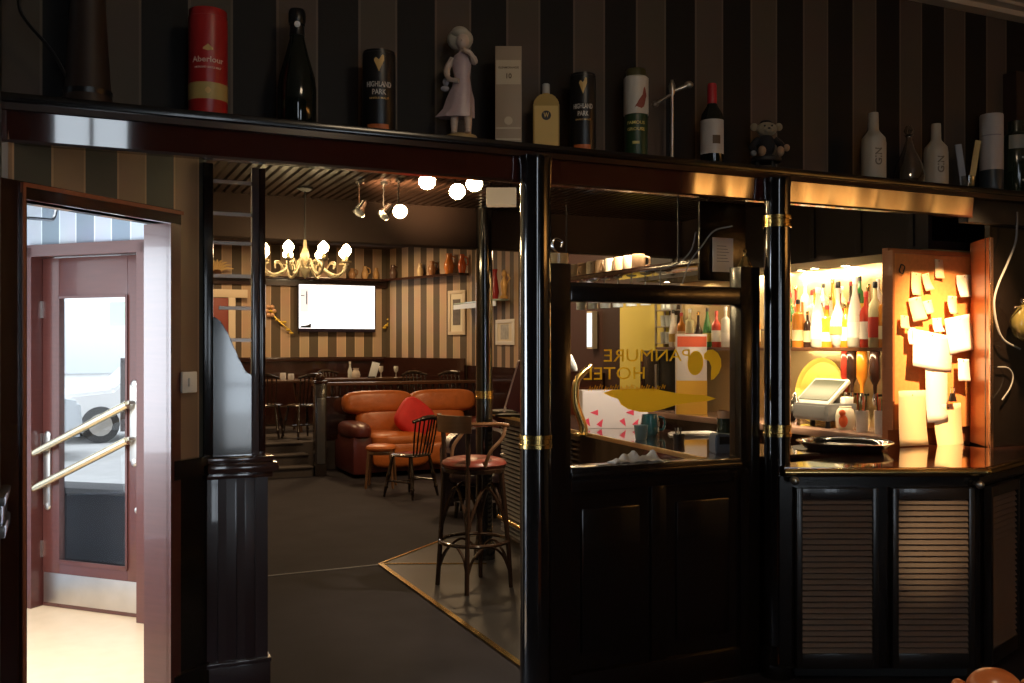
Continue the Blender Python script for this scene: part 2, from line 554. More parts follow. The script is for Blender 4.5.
# x
# black cable stub over the doorway inside the lobby
p0 = [PZ(28, 3.75), PZ(42, 3.85), PZ(53, 4.0), PZ(57, 4.1), PZ(66, 4.3)]
hh = [HZ(218, 3.75), HZ(219, 3.85), HZ(219, 4.0), HZ(209, 4.1), HZ(205, 4.3)]

# outside: pale building, dark low wall, cars
struct(wallseg('wall_house_opposite', (-14, 22), (5, 22), 0, 9, .3, mat('white_render', (.85, .85, .85), .7)))
g = G()
for i in range(5):
    for k in range(2):
        g.box((-8 + 2.6 * i, 21.93, 1.0 + 2.8 * k), (-6.8 + 2.6 * i, 22.0, 2.5 + 2.8 * k), .02)
struct(g.build('window_4', mat('far_pane', (.66, .7, .74), .4)))
bd = thing('garden_wall', 'dark low wall outside beyond the lobby door glass', 'wall', (-.1, 7.12, -.06), R(-40))
G().box((-1.2, 0, 0), (.9, .2, .66), .01).build('wall_body', mat('dark_stone', (.012, .012, .015), .8, noise=.3, nscale=8), bd)
G().box((-1.25, -.03, .66), (.95, .23, .70), .01).build('coping', mat('coping_stone', (.05, .05, .055), .8), bd)

def car(name, loc, rz, label, paint):
    t = thing(name, label, 'car', loc, rz)
    body = [(-2.05, .3), (-2.1, .62), (-1.95, .82), (-1.1, .9), (-.55, 1.38), (.9, 1.42), (1.6, .95), (2.05, .85), (2.1, .35)]
    G().xz(body, -.82, .82, .05).build('body', paint, t)
    G().xz([(-1.0, .92), (-.52, 1.32), (.86, 1.36), (1.45, .95)], -.835, .835, .01).build('side_glass', mat('car_glass', (.02, .025, .03), .05), t)
    for x in (-1.3, 1.3):
        for y in (-.74, .74):
            w = G().at((x, y, .31), rx=PI / 2).lathe([(.2, -.1), (.31, -.09), (.31, .09), (.2, .1)], 20).build('wheel', blackm, t)
            G().at((x, y, .31), rx=PI / 2).lathe([(.18, -.115), (.19, .115)], 14).build('hubcap', steel, w)
    return t
car('car', (-2.0, 15.6, -.06), R(4), 'silver grey car parked outside, nearest beyond the lobby door glass', mat('silver_paint', (.5, .53, .56), .25, .6, coat=.6))
car('car', (1.6, 18.6, -.06), R(8), 'white car parked outside behind the silver one', mat('white_paint', (.75, .75, .75), .3, coat=.6))
car('car', (-2.7, 19.4, -.06), R(3), 'dark blue car parked outside furthest from the lobby door', mat('blue_paint', (.03, .06, .12), .25, coat=.6))

# ------------------------------------------------------------------ bar room shell
CEIL = 2.62
VC = 6.60
g = G()
g.box((-.25, 4.0, CEIL), (7.3, VC + .3, CEIL + .08))
x = .45
while x < 5.1:
    g.box((x, 4.1, CEIL - .022), (x + .036, VC, CEIL), 0)
    x += .058
struct(g.build('ceiling_slatted', slatw))
struct(G().box((.55, VC, 2.31), (5.05, VC + .16, CEIL + .1), .01).build('trim_11', mat('beam_brown', (.02, .011, .008), .75, spec=.2)))
struct(G().box((.4, VC, 3.12), (7.3, 15.2, 3.2)).build('ceiling_back', darkceil))
wallseg('wall_bar_over', (.4, VC + .16), (7.3, VC + .16), CEIL + .08, 3.2, .1, plaster)
wallseg('wall_left_bar', (.62, 5.74), (1.72, 15.0), 0, 3.2, .06, STS)
wallseg('wall_left_outside', (.55, 5.8), (1.62, 15.0), 0, 3.2, .05, mat('white_render', (.85, .85, .85), .7))
wallseg('wall_far', (1.62, 14.8), (7.3, 14.8), 0, 3.2, .12, STB)
wallseg('wall_side_far', (4.54, 14.85), (5.23, 12.9), 0, 3.2, .12, STS)
wallseg('wall_side_bar', (5.23, 12.9), (5.11, 9.95), 0, 3.2, .12, STS)
wallseg('wall_side_dark', (5.11, 9.95), (5.06, 8.7), 0, 3.2, .12, mat('maroon_wall', (.05, .018, .014), .6))
wn = struct(G().box((5.0, 8.88, 1.55), (5.06, 9.0, 1.95)).build('window_3', cream))
struct(G().box((4.995, 8.89, 1.57), (5.0, 8.99, 1.93)).build('window_pane', emis('daylit_pane', (.6, .8, .95), 1.2), wn))
wallseg('wall_backbar', (5.05, 3.9), (5.05, 8.75), 0, 3.2, .12, mat('backbar_dark', (.04, .02, .015), .4), side=-1)
# dado and skirting of the far room
g = G()
g.box((.62, 14.76, .36), (4.56, 14.8, 1.34)).box((.62, 14.73, 1.34), (4.56, 14.8, 1.41), .01)
struct(g.build('trim_12', mahog))
g = G()
a, b = Vector((4.50, 14.85)), Vector((5.17, 12.9))
d = (b - a).normalized(); n = Vector((d.y, -d.x)) * .03
g.prism([tuple(q) for q in (a, b, b + n, a + n)], .36, 1.4)
a, b = Vector((5.22, 12.9)), Vector((5.05, 8.7)); d = (b - a).normalized(); n = Vector((d.y, -d.x)) * .03
g.prism([tuple(q) for q in (a, b, b + n, a + n)], 0, 1.3)
struct(g.build('trim_13', mahog))
# plate rail round the far room
g = G()
g.box((.62, 14.62, 2.60), (4.6, 14.8, 2.635), .005)
a, b = Vector((4.56, 14.85)), Vector((5.22, 12.9)); d = (b - a).normalized(); n = Vector((d.y, -d.x)) * .18
g.prism([tuple(q) for q in (a, b, b + n, a + n)], 2.60, 2.635)
g.box((.62, 14.76, 2.5), (4.6, 14.8, 2.6))
struct(g.build('trim_14', mahog))
# raised dining floor and steps
carp2 = mat('step_carpet', (.05, .04, .038), .8, noise=.3, nscale=6)
struct(G().prism([(1.4, 12.2), (5.3, 12.2), (5.3, 12.5), (4.55, 14.8), (1.7, 14.8)], 0, .36).build('floor_raised', carp2))
g = G()
for i in range(3):
    g.box((.7, 11.6 + .28 * i, 0), (2.66, 12.2, .12 * (i + 1) - .018)).box((.7, 11.575 + .28 * i, .12 * (i + 1) - .018), (2.66, 12.2, .12 * (i + 1)), .004)
struct(g.build('trim_15', carp2))

# ------------------------------------------------------------------ partition: shelf, fascia, columns
SH = 2.44
sh = struct(G().box((-1.35, 3.66, SH - .03), (7.2, 4.1, SH), .006).build('trim_16', blackw))
g = G()
g.xz([(0, 0), (0, 0)] and [(-1.35, SH - .03), (7.2, SH - .03), (7.2, SH - .055), (-1.35, SH - .055)], 3.675, 4.05)
struct(g.build('trim_17', mahog))
# glossy fascia boards, leaning back slightly at the foot
def fascia(u0, u1, m, lean=.0105):
    t = G()
    z0, z1 = 2.285, SH - .055
    vs = [(u0, 3.700, z1), (u1, 3.700, z1), (u1, 3.700 + lean * 0 + .0, z0)]
    b = bmesh.new()
    q = [b.verts.new(p) for p in ((u0, 3.698, z1), (u1, 3.698, z1), (u1, 3.698 + lean, z0), (u0, 3.698 + lean, z0),
                                  (u0, 3.76, z1), (u1, 3.76, z1), (u1, 3.76, z0), (u0, 3.76, z0))]
    for f in ((0, 1, 2, 3), (4, 7, 6, 5), (0, 4, 5, 1), (3, 2, 6, 7), (0, 3, 7, 4), (1, 5, 6, 2)):
        b.faces.new([q[i] for i in f])
    t._merge(b)
    return struct(t.build('trim_18', m))
U1, U2 = PV(531, 3.71)[0], PV(771, 3.71)[0]
fascia(-1.3, PV(972, 3.71)[0], fasc)
# bead under the fascia
struct(G().box((-1.3, 3.705, 2.278), (PV(972, 3.71)[0], 3.75, 2.288)).build('trim_19', mahog))
# dark stretch of fascia right of the bar opening
struct(G().box((PV(972, 3.71)[0], 3.74, 2.26), (7.2, 3.8, SH - .055), .004).build('trim_20', blackm))

def column(u, v, top, bandz, label, r=.066, collar=None):
    t = thing('column', label, 'column', (u, v, 0))
    G().lathe([(r + .02, 0), (r + .02, .1), (r + .005, .13), (r, .16), (r, top - .05), (r + .004, top - .02), (r + .004, top)], 32).build('shaft', blackw_gl, t)
    for z in [bandz] + ([collar] if collar else []):
        G().lathe([(r - .002, z - .03), (r + .006, z - .028), (r + .006, z - .012), (r + .003, z - .009), (r + .003, z + .009), (r + .006, z + .012), (r + .006, z + .028), (r - .002, z + .03)], 32, cap=False).build('brass_band', brass, t)
    return t
blackw_gl = mat('black_lacquer', (.006, .005, .005), .12, coat=1., spec=.6)
column(U1, 3.665, SH - .056, HZ(441, 4.08), 'glossy black round column with brass band, left of the glazed screen')
column(U2, 3.665, SH - .056, HZ(430, 4.62), 'glossy black round column with two brass bands, right of the glazed screen', r=.062, collar=HZ(222, 4.62))
column(2.777, 6.56, 2.62, 1.22, 'thinner dark column with brass band by the far end of the counter', r=.062)
G_ = None

# ------------------------------------------------------------------ panelled screen left of the passage
S0, S1, SV = .53, .795, 4.37
t = thing('panelled_screen', 'dark panelled half screen with moulded cap, curved wing and slim bars beside the doorway', 'screen', (S0, SV, 0))
w_ = S1 - S0
G().box((0, 0, 0), (w_, .1, 1.0), .003).box((-.01, -.012, 0), (w_ + .012, .11, .17), .004).box((.05, -.008, .17), (.085, 0, 1.0)).box((.13, -.008, .17), (.165, 0, 1.0)).box((.21, -.008, .17), (w_, 0, 1.0)).build('dado_panel', mat('satin_mahogany', (.03, .013, .012), .3, coat=.8), t)
G().box((-.012, -.022, .17), (w_ + .014, .12, .19), .004).build('skirting_cap', mat('satin_mahogany', (0, 0, 0)), t)
g = G()
g.box((-.0, -.02, .995), (w_ + .02, .12, 1.02), .005).box((-.0, -.045, 1.02), (w_ + .045, .145, 1.065), .016).box((-.0, -.025, 1.065), (w_ + .025, .125, 1.09), .006)
g.build('cap_moulding', mat('cap_gloss', (.06, .03, .025), .15, coat=1.), t)
zw = lambda y: HZ(y, 4.27)
wing = [(0, 1.09), (.205, 1.09), (.205, zw(376)), (.175, zw(372)), (.14, zw(356)), (.105, zw(336)), (.07, zw(322)), (.035, zw(316)), (0, zw(315))]
G().xz(wing, .03, .08, .004).build('wing_panel', mat('gloss_wing', (.05, .05, .055), .12, coat=1., spec=1.), t)
G().box((-.012, -.01, 1.09), (.03, .06, 2.38), .004).build('post', blackw, t)
G().box((.2, .02, 1.09), (.232, .06, 2.38), .006).build('post', mat('grey_post', (.1, .08, .085), .2, coat=.8), t)
G().box((.232, .025, 1.09), (.262, .055, 2.38), .006).build('post', mahog, t)
for y in (182, 214, 243, 276, 308, 340):
    G().box((.0 if y < 300 else .06, .035, zw(y) - .008), (.205, .048, zw(y) + .008)).build('rung', mat('rung', (.55, .45, .38), .25, .3), t)

# light switch on the doorway wall
p = W45(.865, -.016)
t = thing('light_switch', 'white light switch plate on the striped wall right of the doorway', 'switch', (p[0], p[1], HZ(382, 4.1)), math.atan2(dv.y, dv.x))
G().box((-.045, -.012, -.045), (.045, 0, .045), .004).build('plate', white, t)
G().box((-.012, -.02, -.018), (.012, -.012, .018), .002).build('rocker', white, t)
t = tag(G().tube(bez([(*a, z) for a, z in zip(p0, hh)], 6), .007, 6).build('cable', black), 'black cable running across the top of the lobby opening', 'cable')

# ------------------------------------------------------------------ glazed screen between the columns
FV = 3.71
fl, fr = PV(546, FV)[0], PV(760, FV)[0]
gl0, gl1 = PV(571, FV)[0], PV(741, FV)[0]
zg0, zg1 = 1.045, 1.775
t = thing('glazed_screen', 'black framed screen with lettered glass between the two columns', 'screen', (fl, FV, 0))
L = fr - fl; a0, a1 = gl0 - fl, gl1 - fl
G().box((0, 0, 0), (a0, .09, 1.94), .004).build('frame_post', blackw, t)
G().box((a1, 0, 0), (L, .09, 1.96), .004).build('frame_post', blackw, t)
G().box((a0, 0, zg1), (a1, .09, zg1 + .085), .008).build('top_rail', blackw, t)
g = G().box((a0, 0, .94), (a1, .12, zg0), .004).box((a0, -.012, zg0 - .05), (a1, 0, zg0 - .02), .004)
g.build('sill_rail', blackw, t)
g = G().box((a0, .02, .12), (a1, .07, .94)).box((a0, 0, 0), (a1, .09, .14), .004)
g.box(((a0 + a1) / 2 - .04, .005, .14), ((a0 + a1) / 2 + .04, .03, .94), .003)
for q0, q1 in ((a0 + .06, (a0 + a1) / 2 - .1), ((a0 + a1) / 2 + .1, a1 - .06)):
    g.box((q0, .008, .22), (q1, .025, .86), .008)
g.build('lower_panel', blackw, t)
pane = G().box((a0, .04, zg0), (a1, .046, zg1)).build('pane', winglass, t)
def gx(px, v=FV + .038):
    return PV(px, v)[0] - fl
def gz(px, y, v=FV + .038):
    return HZ(y, PV(px, v)[1])
# gold lettering, read from the bar side (mirrored from here)
g = G().at(((gx(604) + gx(690)) / 2, .036, gz(647, 356))).text('PANMURE', .08, flip=True, depth=0, width=gx(690) - gx(604))
g.build('lettering', vinyl, pane)
g = G().at(((gx(584) + gx(645)) / 2, .036, gz(614, 374))).text('HOTEL', .08, flip=True, depth=0, width=gx(645) - gx(584))
g.build('lettering', vinyl, pane)
g = G()
for k in range(15):
    px = 590 + k * 5.2
    zc = gz(px, 389 - (k % 3))
    x = gx(px)
    g.tube([(x - .008, .036, zc - .008), (x, .036, zc + .012), (x + .006, .036, zc - .008), (x + .012, .036, zc + .008)], .0022, 5)
g.build('script_line', vinyl, pane)
def decal(pts, name):
    g = G()
    g.bm.faces.new([g.bm.verts.new((gx(px), .0385, gz(px, y))) for px, y in pts])
    g.build(name, vinyl, pane)
def ell(cx, cy, rx, ry, rot, n=22):
    return [(cx + rx * math.cos(a) * math.cos(rot) - ry * math.sin(a) * math.sin(rot), cy + rx * math.cos(a) * math.sin(rot) + ry * math.sin(a) * math.cos(rot)) for a in [2 * PI * k / n for k in range(n)]]
decal(ell(695.5, 363, 8, 12.3, .08), 'emblem_lobe')
decal([(704, 354), (708, 350), (713, 349.5), (718, 353), (721, 359), (721.5, 366), (719, 373), (714, 379), (711, 380), (711, 373), (711.5, 367), (709, 361), (704, 359)], 'emblem_lobe')
decal([(603, 393), (611, 390), (626, 389), (645, 388.5), (655, 388.7), (665, 391), (676, 393), (690, 394.5), (704, 395), (716, 398.5), (708, 401), (690, 402.5), (678, 404.5), (665, 408.5), (652, 412), (640, 412), (628, 409), (621, 404.5), (618, 399), (612, 397)], 'emblem_swoosh')

# ------------------------------------------------------------------ bar counter (inner)
CT = 1.03
C = [(2.81, 3.83), (3.14, 7.32), (3.66, 7.32), (3.5, 3.83)]
t = thing('bar_counter', 'long polished bar counter with brass edge running back behind the glazed screen', 'bar counter')
G().prism(C, CT - .02, CT, .004).build('worktop', topw, t)
a, b = Vector(C[0]), Vector(C[1]); d = (b - a).normalized(); n = Vector((d.y, -d.x))
n_ = Vector((-d.y, d.x))
g = G().prism([tuple(q) for q in (a - d * .0 + n_ * .012, b + n_ * .012, b - n_ * .01, a - n_ * .01)], CT - .02, CT + .004, .003)
g.build('brass_edge', mat('bright_edge', (.9, .72, .42), .35, 1.), t)
G().prism([(2.96, 3.9), (3.26, 7.26), (3.6, 7.26), (3.45, 3.9)], 0, CT - .02).build('counter_body', mahog, t)
g = G()
k = .06
while k < .94:
    a, b = Vector((3.11, 5.8)), Vector((3.24, 7.25)); n2 = Vector((-d.y, d.x)) * .02
    g.prism([tuple(q) for q in (a, b, b + n2, a + n2)], k, k + .018)
    k += .034
g.build('ribbed_front', mat('grey_slat', (.3, .3, .31), .4), t)
G().tube([(2.88, 3.95, .18), (3.18, 7.2, .18)], .02, 10).build('foot_rail', brass, t)

# ------------------------------------------------------------------ lower servery (front bar) with louvred doors
ZF = 4.5
f0, f1 = Vector(PZ(784, ZF)), Vector(PZ(985, ZF))
f2 = f1 + Vector((math.cos(R(20.5)), math.sin(R(20.5)))) * 1.25
back = [(4.95, 3.78), (3.12, 3.78)]
t = thing('servery_counter', 'angled bar front with louvred doors and brass rail, right of the second column', 'bar counter', (f0.x, f0.y, 0), R(-24.6))
rot = Matrix.Rotation(R(24.6), 2)
def LF(p):
    q = rot @ (Vector(p) - f0)
    return (q.x, q.y)
poly = [LF(q) for q in (f0, f1, f2)] + [LF(q) for q in back]
inner = [LF(f0 + Vector((0, 0.03))), LF(f1 + Vector((-.0, .03))), LF(f2 + Vector((0, .03)))] + poly[3:]
G().prism(inner, .06, .965).build('cabinet_body', blackw, t)
G().prism([LF(f0 + Vector((.03, .1))), LF(f1 + Vector((-.0, .1))), LF(f2 + Vector((0, .1)))] + poly[3:], 0, .06).build('plinth', blackm, t)
ext = [LF((5.05, 4.2)), LF((3.5, 4.3)), LF((3.05, 3.85))]
G().prism(poly[:3] + [LF((4.95, 3.78)), LF((4.64, 3.78)), LF((4.64, 4.03)), LF((4.3, 4.34)), LF((3.58, 4.34)), LF((3.56, 3.8)), LF((3.12, 3.7))], .965, 1.01, .004).build('worktop', topw, t)
lw = lambda px: (px - 784) / F * ZF
hz_ = lambda y: HZ(y, ZF)
# brass nosing rail along both faces
q0, q1, q2 = (Vector((*LF(f0), .99)), Vector((*LF(f1), .99)), Vector((*LF(f2), .99)))
off = Vector((0, -.012, 0)); dd = (q2 - q1).normalized(); off2 = Vector((dd.y, -dd.x, 0)) * .012
G().tube([q0 + off, q1 + off], .017, 14).tube([q1 + off2, q2 + off2], .017, 14).ball(q1 + off, .018).build('brass_rail', brass, t)
for px, y in ((793, 480), (977, 484)):
    G().ball((lw(px), -.03, hz_(y)), .019).tube([(lw(px), .03, hz_(y)), (lw(px), -.03, hz_(y))], .009, 8).build('hook_knob', steel, t)
def louvre_door(x0, x1, parent, place=None):
    g = G()
    if place: g.M = place
    z0, z1 = hz_(668), hz_(488)
    fw = .028
    g.box((x0, -.012, z0), (x0 + fw, .022, z1), .003).box((x1 - fw, -.012, z0), (x1, .022, z1), .003)
    g.box((x0 + fw, -.012, z1 - .05), (x1 - fw, .022, z1), .003).box((x0 + fw, -.012, z0), (x1 - fw, .022, z0 + .07), .003)
    d_ = g.build('louvre_door', mat('door_black_wood', (.012, .009, .008), .3, coat=.3), parent)
    g = G()
    n = 27
    zz0, zz1 = z0 + .07, z1 - .05
    h = (zz1 - zz0) / n
    for k in range(n):
        g.M = (place or Matrix.Identity(4)) @ Matrix.Translation((0, .006, zz0 + (k + .5) * h)) @ Matrix.Rotation(R(-32), 4, 'X')
        g.box((x0 + fw, -.005, -h * .62), (x1 - fw, .004, h * .62))
    g.build('louvres', wood('louvre_wood', (.085, .055, .042), (.12, .08, .06), .4, .1, (20, 2, 2)), d_)
    return d_
dA = louvre_door(lw(796), lw(878), t)
dB = louvre_door(lw(892), lw(974), t)
G().at().ball((lw(809), -.016, hz_(494)), .006, 8, 6).build('knob', black, dA)
pl = Matrix.Translation((q1.x, q1.y, 0)) @ Matrix.Rotation(math.atan2(dd.y, dd.x), 4, 'Z')
louvre_door(.05, .46, t, pl)
louvre_door(.52, .93, t, pl)

# right reveal of the opening: timber post with a bright metal corner strip
pr = PV(984, 3.84)[0]
t = thing('opening_post', 'orange timber post with metal corner strip at the right of the bar opening', 'post', (4.675, 3.785, 1.01))
G().prism([(0, .0), (.022, .0), (.2, .27), (.175, .27)], 0, 1.18, 0).build('timber', oakw, t)
G().box((.0, -.012, 0), (.014, .0, 1.18), .002).build('metal_strip', mat('copper_strip', (.6, .4, .3), .25, 1.), t)
G().box((.018, -.01, 0), (.026, .0, 1.18), .002).build('metal_strip', mat('copper_strip', (0, 0, 0)), t)

# ------------------------------------------------------------------ pinboard with papers
BV = 4.06
b0, Zb0 = PV(893, BV); b1, Zb1 = PV(972, BV)
zb0, zb1 = HZ(428, (Zb0 + Zb1) / 2), HZ(253, Zb0)
t = thing('cork_board', 'tall orange cork notice board facing the room at the right of the bar opening', 'notice board', (b0, BV, zb0))
bw, bh = b1 - b0, zb1 - zb0
G().box((0, 0, 0), (bw, .02, bh), .002).build('board', cork, t)
g = G().box((-.015, -.012, -.0), (.0, .03, bh + .0)).box((-.015, -.012, bh), (bw, .03, bh + .015))
g.build('edging', oakw, t)
# the board stands against a timber cabinet side
struct(G().box((b0 - .01, BV + .03, 1.01), (b1 + .06, BV + .07, 2.14)).build('trim_21', oakw))
sheets = [  # px centre, py centre, w px, h px, tilt deg, label, tint
    (938.5, 269, 8, 19, 2, 'narrow orange tinted slip pinned at top centre of the cork board', 1),
    (915.5, 284, 10, 23, 4, 'pale slip pinned top left on the cork board', 1),
    (926.5, 282, 7, 17, -14, 'small tilted slip beside the pale one near top of the cork board', 1),
    (964, 286, 14, 22, -3, 'square white note pinned top right on the cork board', 0),
    (916.5, 309, 13, 24, -12, 'curled tilted slip at middle left of the cork board', 1),
    (928, 307, 9, 13, -10, 'tiny folded note right of the curled slip on the cork board', 1),
    (904, 322, 8, 13, 5, 'small orange note at far left edge of the cork board', 1),
    (911, 336, 8, 17, 2, 'small white note above the big sheet on the cork board', 0),
    (937, 325, 9, 14, -4, 'small glowing note at the centre of the cork board', 0),
    (952, 305, 9, 18, 3, 'narrow yellow note above the large right sheet on the cork board', 1),
    (959.5, 334, 26, 36, -9, 'large white sheet overlapping right side of the cork board', 0),
    (932, 351, 40, 37, 8, 'biggest white sheet, tilted across the middle of the cork board', 0),
    (963, 370, 11, 22, 3, 'small pale slip low on the right of the cork board', 0),
    (936, 392, 22, 60, 0, 'long white list hanging at lower centre of the cork board', 0),
    (912, 418, 27, 55, 0, 'long cream sheet hanging from the lower left of the cork board', 1),
    (948, 427, 27, 46, -3, 'peach sheet hanging lowest over the bottom edge of the cork board', 1),
]
pap = [paper, mat('cream_paper', (.78, .6, .36), .7)]
for i, (px, py, w, h, tl, lab, k) in enumerate(sheets):
    vv = BV - .005 - .0035 * i
    u, Z = PV(px, vv)
    ww = (PV(px + w / 2, vv)[0] - PV(px - w / 2, vv)[0]); hh_ = h * Z / F
    n = 8
    b = bmesh.new()
    rows = []
    for j in range(n + 1):
        f_ = j / n
        curl = .018 * f_ * f_ + .002 * math.sin(f_ * 5 + i)
        rows.append([b.verts.new((x_ * ww, -curl * (1.2 if (x_ > 0) == (i % 2 == 0) else .6), (.5 - f_) * hh_)) for x_ in (-.5, 0, .5)])
    for j in range(n):
        for q in range(2):
            b.faces.new((rows[j][q], rows[j][q + 1], rows[j + 1][q + 1], rows[j + 1][q]))
    g = G(); g.M = Matrix.Rotation(R(tl), 4, 'Y'); g._merge(b)
    s_ = thing('pinned_note', lab, 'paper', (u, vv, HZ(py, Z)), 0, 'papers on the cork board')
    o = g.build('sheet', pap[k], s_)
    md = o.modifiers.new('s', 'SOLIDIFY'); md.thickness = .0012
    G().ball((0, -.004, hh_ * .42), .0035, 6, 5).build('pin', brass, s_)
u, Z = PV(902, BV - .01)
tag(G().at((u, BV - .01, HZ(269, Z)), rx=PI / 2).tube([(.018 * math.cos(a), .026 * math.sin(a), .004 * math.sin(3 * a)) for a in [2 * PI * k / 18 for k in range(18)]], .004, 6, True).build('hair_band', blackm), 'black loop hanging top left on the cork board', 'loop')
u, Z = PV(951, BV - .075)
t = thing('bulldog_clip', 'black clip gripping the papers low on the cork board', 'clip', (u, BV - .085, HZ(398, Z)))
G().xz([(-.03, -.02), (.03, -.02), (.012, .03), (-.012, .03)], -.008, .008, .002).build('jaw', black, t)
G().tube([(-.012, 0, .03), (-.016, 0, .06), (.016, 0, .06), (.012, 0, .03)], .002, 6).build('clip_handle', chrome, t)

# ------------------------------------------------------------------ back bar
BB0, BB1 = 4.2, 7.3
t = thing('back_bar', 'lit back bar unit with bottle shelves and mirror behind the servery', 'back bar', (4.56, BB0, 0))
Lb = BB1 - BB0
G().box((.03, 0, 0), (.47, Lb, .97)).build('base_cabinet', mahog, t)
G().box((-.02, 0, .97), (.47, Lb, 1.02), .012).build('back_counter', mat('pink_marble', (.5, .32, .26), .2, coat=.5), t)
G().box((.465, 0, 1.02), (.48, Lb, 2.15)).build('mirror', mat('warm_mirror', (.8, .62, .34), .25, .6), t)
G().box((.2, 0, 1.545), (.465, Lb, 1.57), .003).build('shelf', mat('shelf_wood', (.12, .05, .025), .3, coat=.4), t)
G().box((.36, 0, 1.70), (.465, Lb, 1.715), .003).build('shelf', mat('shelf_wood', (0, 0, 0)), t)
cv = G().box((.0, -.1, 2.15), (.48, Lb, 2.2))
cv.box((0, -.1, 2.2), (.03, Lb, 2.6))
k = 0.
while k < Lb:
    cv.box((-.012, k, 2.17), (0, k + .05, 2.6), .003)
    k += .42
cv.build('canopy', mat('canopy_wood', (.014, .009, .008), .6, spec=.3), t)
dl = 0
for px, y in ((815, 268), (877, 267), (812, 277), (868, 276), (846, 272)):
    Z = (2.15 - EYE) * F / (HY - y)
    u, v = PZ(px, Z)
    u = min(max(u, 4.62), 4.98)
    d = thing('downlight', '%s glowing round downlight from the left in the back bar canopy' % ['second', 'rightmost', 'leftmost', 'fourth', 'middle'][dl], 'downlight', (u, v, 2.15), 0, 'back bar downlights')
    G().lathe([(.034, -.004), (.044, -.008), (.044, 0), (.034, 0)], 20, cap=False).build('ring', chrome, d)
    G().lathe([(.0335, -.003), (.0335, .0)], 20).build('lamp', downl, d)
    dl += 1
for v in (7.15,):
    d = thing('downlight', 'single glowing downlight in the canopy behind the glazed screen', 'downlight', (4.78, v, 2.15), 0, 'back bar downlights')
    G().lathe([(.034, -.004), (.044, -.008), (.044, 0), (.034, 0)], 20, cap=False).build('ring', chrome, d)
    G().lathe([(.0335, -.003), (.0335, .0)], 20).build('lamp', downl, d)

# bottles: body + label + cap
def bottle_parts(t, h, r, gm, lm, cm, shape=0, n=18):
    if shape == 0:   # spirit bottle
        pf = [(r * .9, 0), (r, .008), (r, h * .58), (r * .85, h * .66), (r * .35, h * .75), (r * .3, h * .9), (r * .34, h * .905), (r * .34, h * .93)]
    elif shape == 1:  # sloping shoulders
        pf = [(r * .85, 0), (r, .01), (r, h * .42), (r * .8, h * .56), (r * .42, h * .74), (r * .3, h * .84), (r * .3, h * .93)]
    elif shape == 2:  # round decanter
        pf = [(r * .5, 0), (r * .8, h * .05), (r * 1.1, h * .22), (r * 1.05, h * .4), (r * .6, h * .55), (r * .3, h * .66), (r * .28, h * .9), (r * .36, h * .93)]
    else:             # square shouldered
        pf = [(r * .96, 0), (r, .006), (r, h * .66), (r * .9, h * .7), (r * .4, h * .74), (r * .34, h * .77), (r * .34, h * .9)]
    G().lathe(pf, n).build('body', gm, t)
    if lm:
        rr = r * (1.1 if shape == 2 else 1) + .0012
        z0, z1 = (.14 * h, .36 * h) if shape != 0 else (.15 * h, .46 * h)
        if shape == 2: z0, z1 = .2 * h, .32 * h
        G().lathe([(rr, z0), (rr, z1)], n, cap=False).build('label', lm, t)
    G().lathe([(r * .37, h * .9), (r * .37, h * .985), (r * .3, h)], 12).build('cap', cm, t)
def bg(name, col, rough=.1, em=0):
    return mat(name, col, rough, spec=.6, coat=.3)
palette = [
    ('clear', bg('bottle_clear', (.75, .72, .62)), mat('lab_white', (.8, .76, .68), .6)),
    ('amber', bg('bottle_amber', (.55, .2, .03)), mat('lab_cream', (.75, .6, .35), .6)),
    ('green', bg('bottle_green', (.05, .22, .06)), mat('lab_yellow', (.75, .6, .1), .6)),
    ('orange', bg('bottle_orange', (.8, .28, .03)), mat('lab_white', (0, 0, 0))),
    ('pale yellow', bg('bottle_pale', (.8, .72, .4)), mat('lab_red', (.6, .06, .04), .6)),
    ('red', bg('bottle_red', (.5, .05, .03)), mat('lab_white', (0, 0, 0))),
    ('milky white', bg('bottle_milk', (.85, .82, .75)), mat('lab_gold', (.6, .4, .1), .4)),
    ('dark', bg('bottle_dark', (.04, .02, .015)), mat('lab_cream', (0, 0, 0))),
]
capm = [mat('cap_red', (.5, .04, .03), .4), black, brass, white]
ORD = ['first', 'second', 'third', 'fourth', 'fifth', 'sixth', 'seventh', 'eighth', 'ninth', 'tenth', 'eleventh', 'twelfth', 'thirteenth', 'fourteenth', 'fifteenth', 'sixteenth', 'seventeenth']
# front row on the lit shelf, left to right in the photo
seq = [(790, 2, 55, 11, 0), (798, 1, 48, 12, 3), (807.5, 7, 36, 8, 0), (818, 0, 60, 17, 1), (827, 3, 42, 12, 3), (838, 6, 66, 18, 2), (846, 3, 44, 13, 0), (855, 0, 70, 18, 1), (866, 5, 56, 13, 0), (875, 4, 66, 13, 0), (886, 1, 60, 15, 3)]
for i, (px, pi, hp, wp, shp) in enumerate(seq):
    t_ = (px - 512) / F
    u = 4.80 if i % 2 else 4.83
    Z = u / (SN * t_ + CS); v = Z * (SN - CS * t_)
    nm, gm, lm = palette[pi]
    b = thing('spirit_bottle', '%s bottle, %s from the left along the lit back bar shelf' % (nm, ORD[i]), 'bottle', (u, v, 1.57), 0, 'bottles on the lit back bar shelf')
    bottle_parts(b, hp * Z / F, min(wp * Z / F / 2, .05), gm, lm, capm[i % 4], shp)
